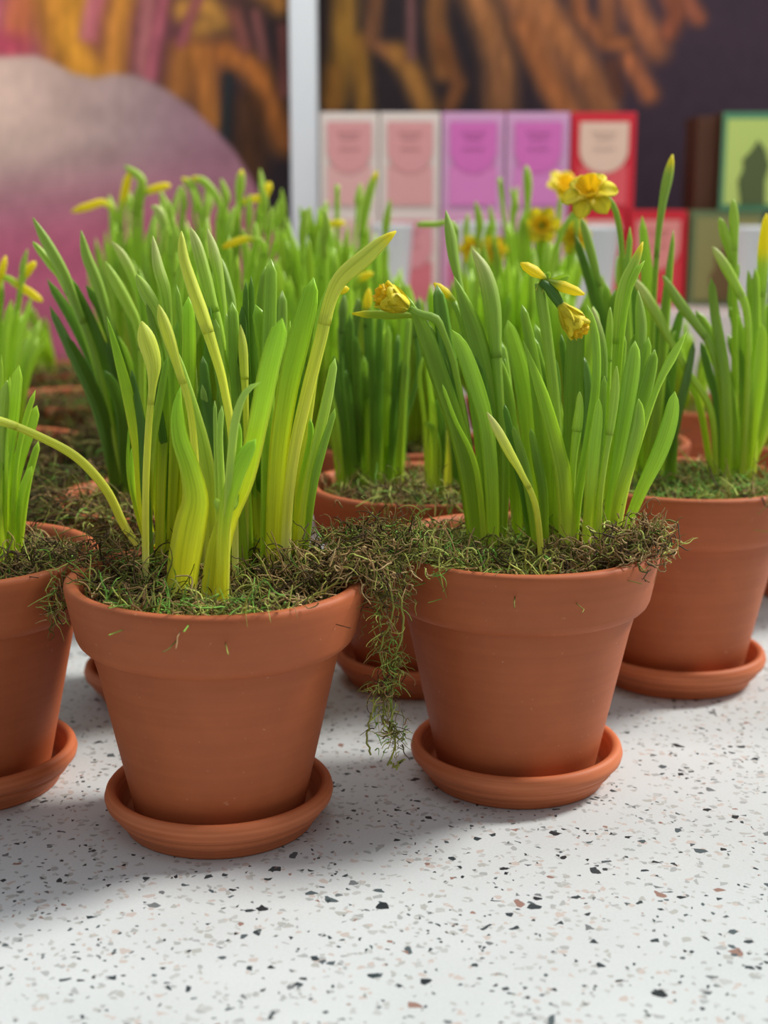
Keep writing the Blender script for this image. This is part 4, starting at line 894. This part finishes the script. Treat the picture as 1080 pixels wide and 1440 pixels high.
# ---- C : right, second row
Cp = Plant('B', .1935, .900, .1345, 'second row pot at the right edge with the tall open daffodil', 'green', 2800, .0005, 81, saucer='saucer on the right under the second row pot', ring=20, K=8)
Cp.yb0 = .93
for p, k in [([(1035, 658, 16), (1028, 580, 20), (1008, 500, 22), (978, 436, 14)], 'B'), ([(1035, 658, 14), (1045, 590, 20), (1044, 530, 22), (1023, 470, 13)], 'B'), ([(1048, 658, 16), (1058, 590, 22), (1068, 520, 22), (1072, 455, 15)], 'E'),
          ([(1060, 658, 18), (1075, 590, 24), (1092, 520, 22), (1100, 460, 16)], 'By'), ([(1040, 658, 12), (1048, 560, 16), (1040, 470, 16), (1024, 430, 10)], 'B'), ([(1004, 645, 9), (985, 580, 11), (965, 520, 10), (950, 480, 7)], 'By'),
          ([(1015, 655, 12), (1010, 580, 14), (995, 520, 14), (985, 480, 9)], 'D'), ([(1025, 655, 12), (1020, 540, 16), (1005, 440, 14), (1000, 390, 9)], 'B'), ([(1050, 655, 12), (1050, 540, 16), (1030, 420, 14), (1040, 370, 9)], 'B'),
          ([(1065, 655, 12), (1085, 540, 16), (1085, 420, 14), (1090, 370, 9)], 'B'), ([(1058, 655, 12), (1062, 540, 14), (1062, 440, 14), (1062, 375, 9)], 'E'),
          ([(900, 660, 14), (905, 560, 20), (912, 420, 20), (903, 303, 9)], 'B'), ([(910, 660, 14), (925, 560, 16), (936, 420, 16), (947, 322, 6)], 'B'), ([(890, 660, 14), (886, 560, 16), (880, 420, 14), (886, 318, 8)], 'B'),
          ([(885, 660, 12), (868, 560, 16), (842, 440, 16), (808, 328, 9)], 'D'), ([(905, 660, 14), (900, 560, 18), (892, 450, 18), (893, 375, 10)], 'D'), ([(920, 660, 12), (925, 560, 16), (920, 480, 14), (930, 440, 9)], 'D'),
          ([(895, 660, 12), (876, 560, 16), (858, 450, 18), (850, 395, 10)], 'B'), ([(890, 660, 12), (870, 560, 16), (862, 450, 14), (866, 405, 8)], 'B'), ([(925, 660, 12), (940, 560, 14), (948, 480, 14), (960, 430, 9)], 'D'),
          ([(935, 660, 12), (950, 590, 16), (965, 530, 14), (975, 480, 9)], 'D'), ([(945, 660, 12), (945, 600, 16), (935, 540, 14), (925, 500, 9)], 'D'), ([(915, 660, 14), (915, 580, 18), (930, 500, 14), (950, 465, 9)], 'B')]:
    Cp.leaf(p, dyt=Cp.rs.uniform(-.02, .01), key=k, yb=.925+Cp.rs.uniform(-.01, .02))
st = Cp.stem([(915, 655, 8), (915, 560, 8), (918, 450, 8), (925, 340, 8), (932, 285, 11), (939, 250, 14), (946, 217, 9)], 3, -.01, 'B', yb=.93, tip='tip')
st = Cp.stem([(895, 655, 8), (884, 540, 8), (876, 430, 8), (874, 350, 8), (868, 305, 9), (858, 282, 8), (846, 274, 8)], 0, -.02, 'B', yb=.93)
petal_flower(Cp, st, at(830, 276, .905), Vector((-.22, -.72, .55)), .035, 1.25)
Cp.stem([(890, 655, 8), (862, 520, 8), (845, 430, 9), (838, 385, 11), (828, 345, 13), (818, 307, 8)], 2, .0, 'B', yb=.93)
Cp.stem([(1010, 650, 9), (1000, 580, 10), (965, 520, 10), (940, 475, 10), (925, 445, 15), (905, 412, 14), (888, 388, 6)], 3, -.03, 'E', yb=.92, tip='pale')
Cp.stem([(1020, 650, 9), (1015, 560, 10), (1000, 490, 11), (980, 458, 12), (955, 425, 15), (932, 387, 7)], 2, -.02, 'B', yb=.92)
Cp.stem([(1036, 655, 8), (1034, 500, 8), (1033, 400, 9), (1033, 340, 10), (1032, 310, 14), (1031, 280, 8)], 2, -.01, 'E', yb=.93)
Cp.stem([(1034, 655, 8), (1032, 500, 8), (1033, 400, 8), (1028, 355, 14), (1020, 330, 15), (1012, 306, 8)], 2, -.01, 'E', yb=.932)
Cp.stem([(1045, 655, 9), (1052, 520, 10), (1050, 440, 11), (1036, 405, 13), (1018, 372, 14), (1002, 347, 7)], 2, -.02, 'E', yb=.92, tip='pale')
Cp.stem([(1060, 655, 9), (1066, 500, 10), (1072, 400, 14), (1074, 350, 16), (1078, 300, 9)], 2, -.01, 'E', yb=.93, tip='yellow')
Cp.stem([(1050, 655, 8), (1058, 500, 9), (1056, 420, 12), (1052, 380, 6)], 2, -.01, 'E', yb=.93)
tuft(Cp.e, Cp.org, [P3(1040, 690, .86), P3(1065, 705, .835, .6)], (.010, .006, .003), 60, .0006, 82, 'olive', ln=(.01, .02))

# ---- rows further back
def back(x, y, label, seed, clusters, extra=(), style='dark', zr=.126, key='E', over=0):
    p = Plant(key, x, y, zr, label, style, 1100, .0007, seed, ring=12, K=7)
    for (cx, cy, n, r, top, spread, lean, buds, tip) in clusters:
        top = (top[0]-8, top[1]-8)
        p.yb0 = y+p.rs.uniform(-.02, .02); p.cluster(cx, cy, int(n*1.6), r, top, spread, w=(9, 15), lean=lean, buds=int(buds*1.6+1), budtip=tip, dy=.05)
    p.yb0 = y
    ring_tuft(p, over)
    for pts, nb, tip in extra: p.stem(pts, nb, -.01, 'E', yb=y, tip=tip)
    return p
back(-.305, 1.09, 'third row pot at the left edge with two yellow buds', 101, over=4200, clusters=[(-10, 590, 14, 30, (390, 460), 70, 10, 2, 'green')],
     extra=[([(0, 590, 7), (20, 480, 7), (30, 400, 9), (36, 385, 13), (50, 368, 9)], 2, 'yellow'), ([(-20, 590, 6), (-20, 450, 6), (0, 392, 7), (30, 404, 11), (60, 424, 11)], 2, 'yellow'), ([(10, 590, 6), (0, 480, 6), (0, 400, 9), (8, 360, 12)], 2, 'yellow')])
back(-.150, 1.10, 'third row pot behind the leaning dark leaves on the left', 102, over=4200, clusters=[(250, 600, 16, 30, (320, 390), 70, 0, 4, 'green'), (320, 600, 14, 26, (320, 400), 60, 10, 3, 'green')],
     extra=[([(250, 600, 6), (246, 440, 6), (240, 350, 9), (225, 300, 14), (212, 290, 8)], 2, 'pale'), ([(330, 600, 6), (352, 420, 6), (372, 350, 7), (348, 336, 9), (312, 348, 11)], 2, 'yellow')])
back(.005, 1.10, 'third row pot behind the pot between the two front ones', 103, [(450, 600, 16, 30, (330, 400), 55, 0, 2, 'green'), (560, 600, 12, 26, (400, 450), 45, 0, 1, 'green'), (610, 600, 12, 24, (400, 450), 40, 0, 1, 'green')],
     [([(500, 600, 6), (500, 450, 6), (500, 400, 10), (510, 390, 12), (525, 384, 7)], 2, 'yellow'), ([(440, 600, 6), (420, 450, 6), (440, 380, 8), (455, 350, 10)], 0, 'green')])
back(.165, 1.10, 'third row pot behind the front right pot', 104, [(720, 600, 16, 30, (350, 420), 60, 0, 2, 'green'), (668, 600, 14, 26, (370, 430), 45, 0, 1, 'green'), (800, 600, 16, 30, (400, 440), 60, 20, 2, 'green')],
     [([(740, 600, 7), (760, 460, 7), (785, 340, 8), (815, 290, 8)], 0, 'green'), ([(640, 600, 6), (650, 400, 6), (640, 320, 7), (610, 316, 8), (585, 316, 9)], 2, 'green')])
back(.345, 1.10, 'third row pot cut by the right edge of the frame', 105, [(1110, 600, 14, 30, (360, 430), 60, 0, 2, 'green')])
back(-.300, 1.34, 'fourth row pot at the left with nodding yellow buds against the mauve petal', 106, over=2500, clusters=[(190, 560, 16, 30, (290, 350), 55, 0, 2, 'green')],
     extra=[([(190, 560, 6), (172, 400, 6), (168, 320, 7), (150, 286, 9), (125, 290, 11), (100, 298, 9)], 3, 'yellow'), ([(195, 560, 6), (178, 400, 6), (170, 310, 8), (178, 260, 12), (183, 240, 8)], 2, 'yellow'),
      ([(200, 560, 6), (188, 400, 7), (190, 290, 9), (200, 255, 12), (175, 233, 8)], 2, 'green'), ([(200, 560, 6), (198, 400, 6), (198, 285, 8), (212, 268, 11), (240, 260, 10)], 2, 'yellow')])
back(-.150, 1.34, 'fourth row pot left of the white post with crowded buds', 107, [(310, 560, 20, 34, (280, 340), 80, 0, 5, 'green')],
     [([(290, 560, 6), (290, 400, 6), (282, 300, 8), (270, 262, 12), (255, 250, 8)], 2, 'tip'), ([(300, 560, 6), (310, 400, 6), (312, 300, 8), (290, 258, 11), (268, 250, 9)], 2, 'tip'),
      ([(320, 560, 6), (330, 400, 6), (336, 290, 8), (338, 262, 13), (340, 238, 9)], 2, 'tip'), ([(340, 560, 6), (352, 400, 6), (364, 300, 8), (372, 276, 11), (380, 256, 12)], 2, 'yellow'), ([(330, 560, 6), (330, 400, 6), (335, 300, 8), (350, 282, 10), (372, 278, 10)], 2, 'yellow')])
back(.0, 1.34, 'fourth row pot in front of the white post and cream cartons', 108, [(450, 560, 20, 34, (290, 350), 75, 0, 3, 'green'), (530, 560, 10, 20, (320, 380), 30, 0, 0, 'green')],
     [([(500, 560, 6), (508, 400, 7), (510, 320, 12), (518, 275, 13), (530, 240, 8)], 2, 'tip'), ([(470, 560, 5), (474, 400, 6), (474, 260, 7)], 0, 'green'), ([(460, 560, 5), (440, 400, 6), (445, 330, 8), (462, 316, 10), (486, 314, 10)], 2, 'yellow')])
pr = back(.150, 1.34, 'fourth row pot in front of the magenta cartons with yellow flowers', 109, [(740, 560, 22, 40, (300, 370), 80, 0, 3, 'green')],
     [([(700, 560, 6), (690, 420, 6), (685, 340, 8), (690, 315, 9)], 0, 'green'), ([(760, 560, 6), (750, 400, 6), (742, 310, 6), (742, 260, 12), (740, 232, 9)], 2, 'green'), ([(700, 560, 5), (718, 400, 6), (708, 300, 6), (702, 250, 6)], 0, 'green'), ([(660, 560, 6), (655, 420, 6), (655, 340, 8), (658, 300, 9)], 2, 'green')])
for (x, y) in [((790, 268), (.2, -.6, .5)), ((764, 318), (-.2, -.8, .1)), ((802, 330), (.3, -.7, -.1)), ((668, 350), (-.3, -.7, 0)), ((692, 352), (.2, -.8, .1))]:
    st = pr.stem([(740+(x[0]-740)*.5, 560, 6), (x[0]-8, 440, 6), (x[0]-4, x[1]+40, 7), (x[0], x[1]+2, 7)], 0, -.02, 'E', yb=1.34)
    petal_flower(pr, st, at(x[0], x[1], 1.32), Vector(y), .030 if x[1] > 340 else .038, .9)
back(.305, 1.34, 'fourth row pot at the right, behind the tall open daffodil', 110, [(960, 560, 12, 30, (450, 480), 50, 0, 0, 'green'), (880, 560, 12, 30, (410, 450), 50, 0, 0, 'green')], zr=.120)
back(-.375, 1.58, 'rearmost pot at the far left, before the mural', 111, over=2500, clusters=[(60, 530, 8, 20, (430, 470), 30, -20, 0, 'green')])
ring_tuft(Fp, 2600, math.pi*.7, math.pi*1.65, .0006, drape=.8); ring_tuft(D, 260, math.pi*1.35, math.pi*1.95, .0005, 'olive', .006, .12)
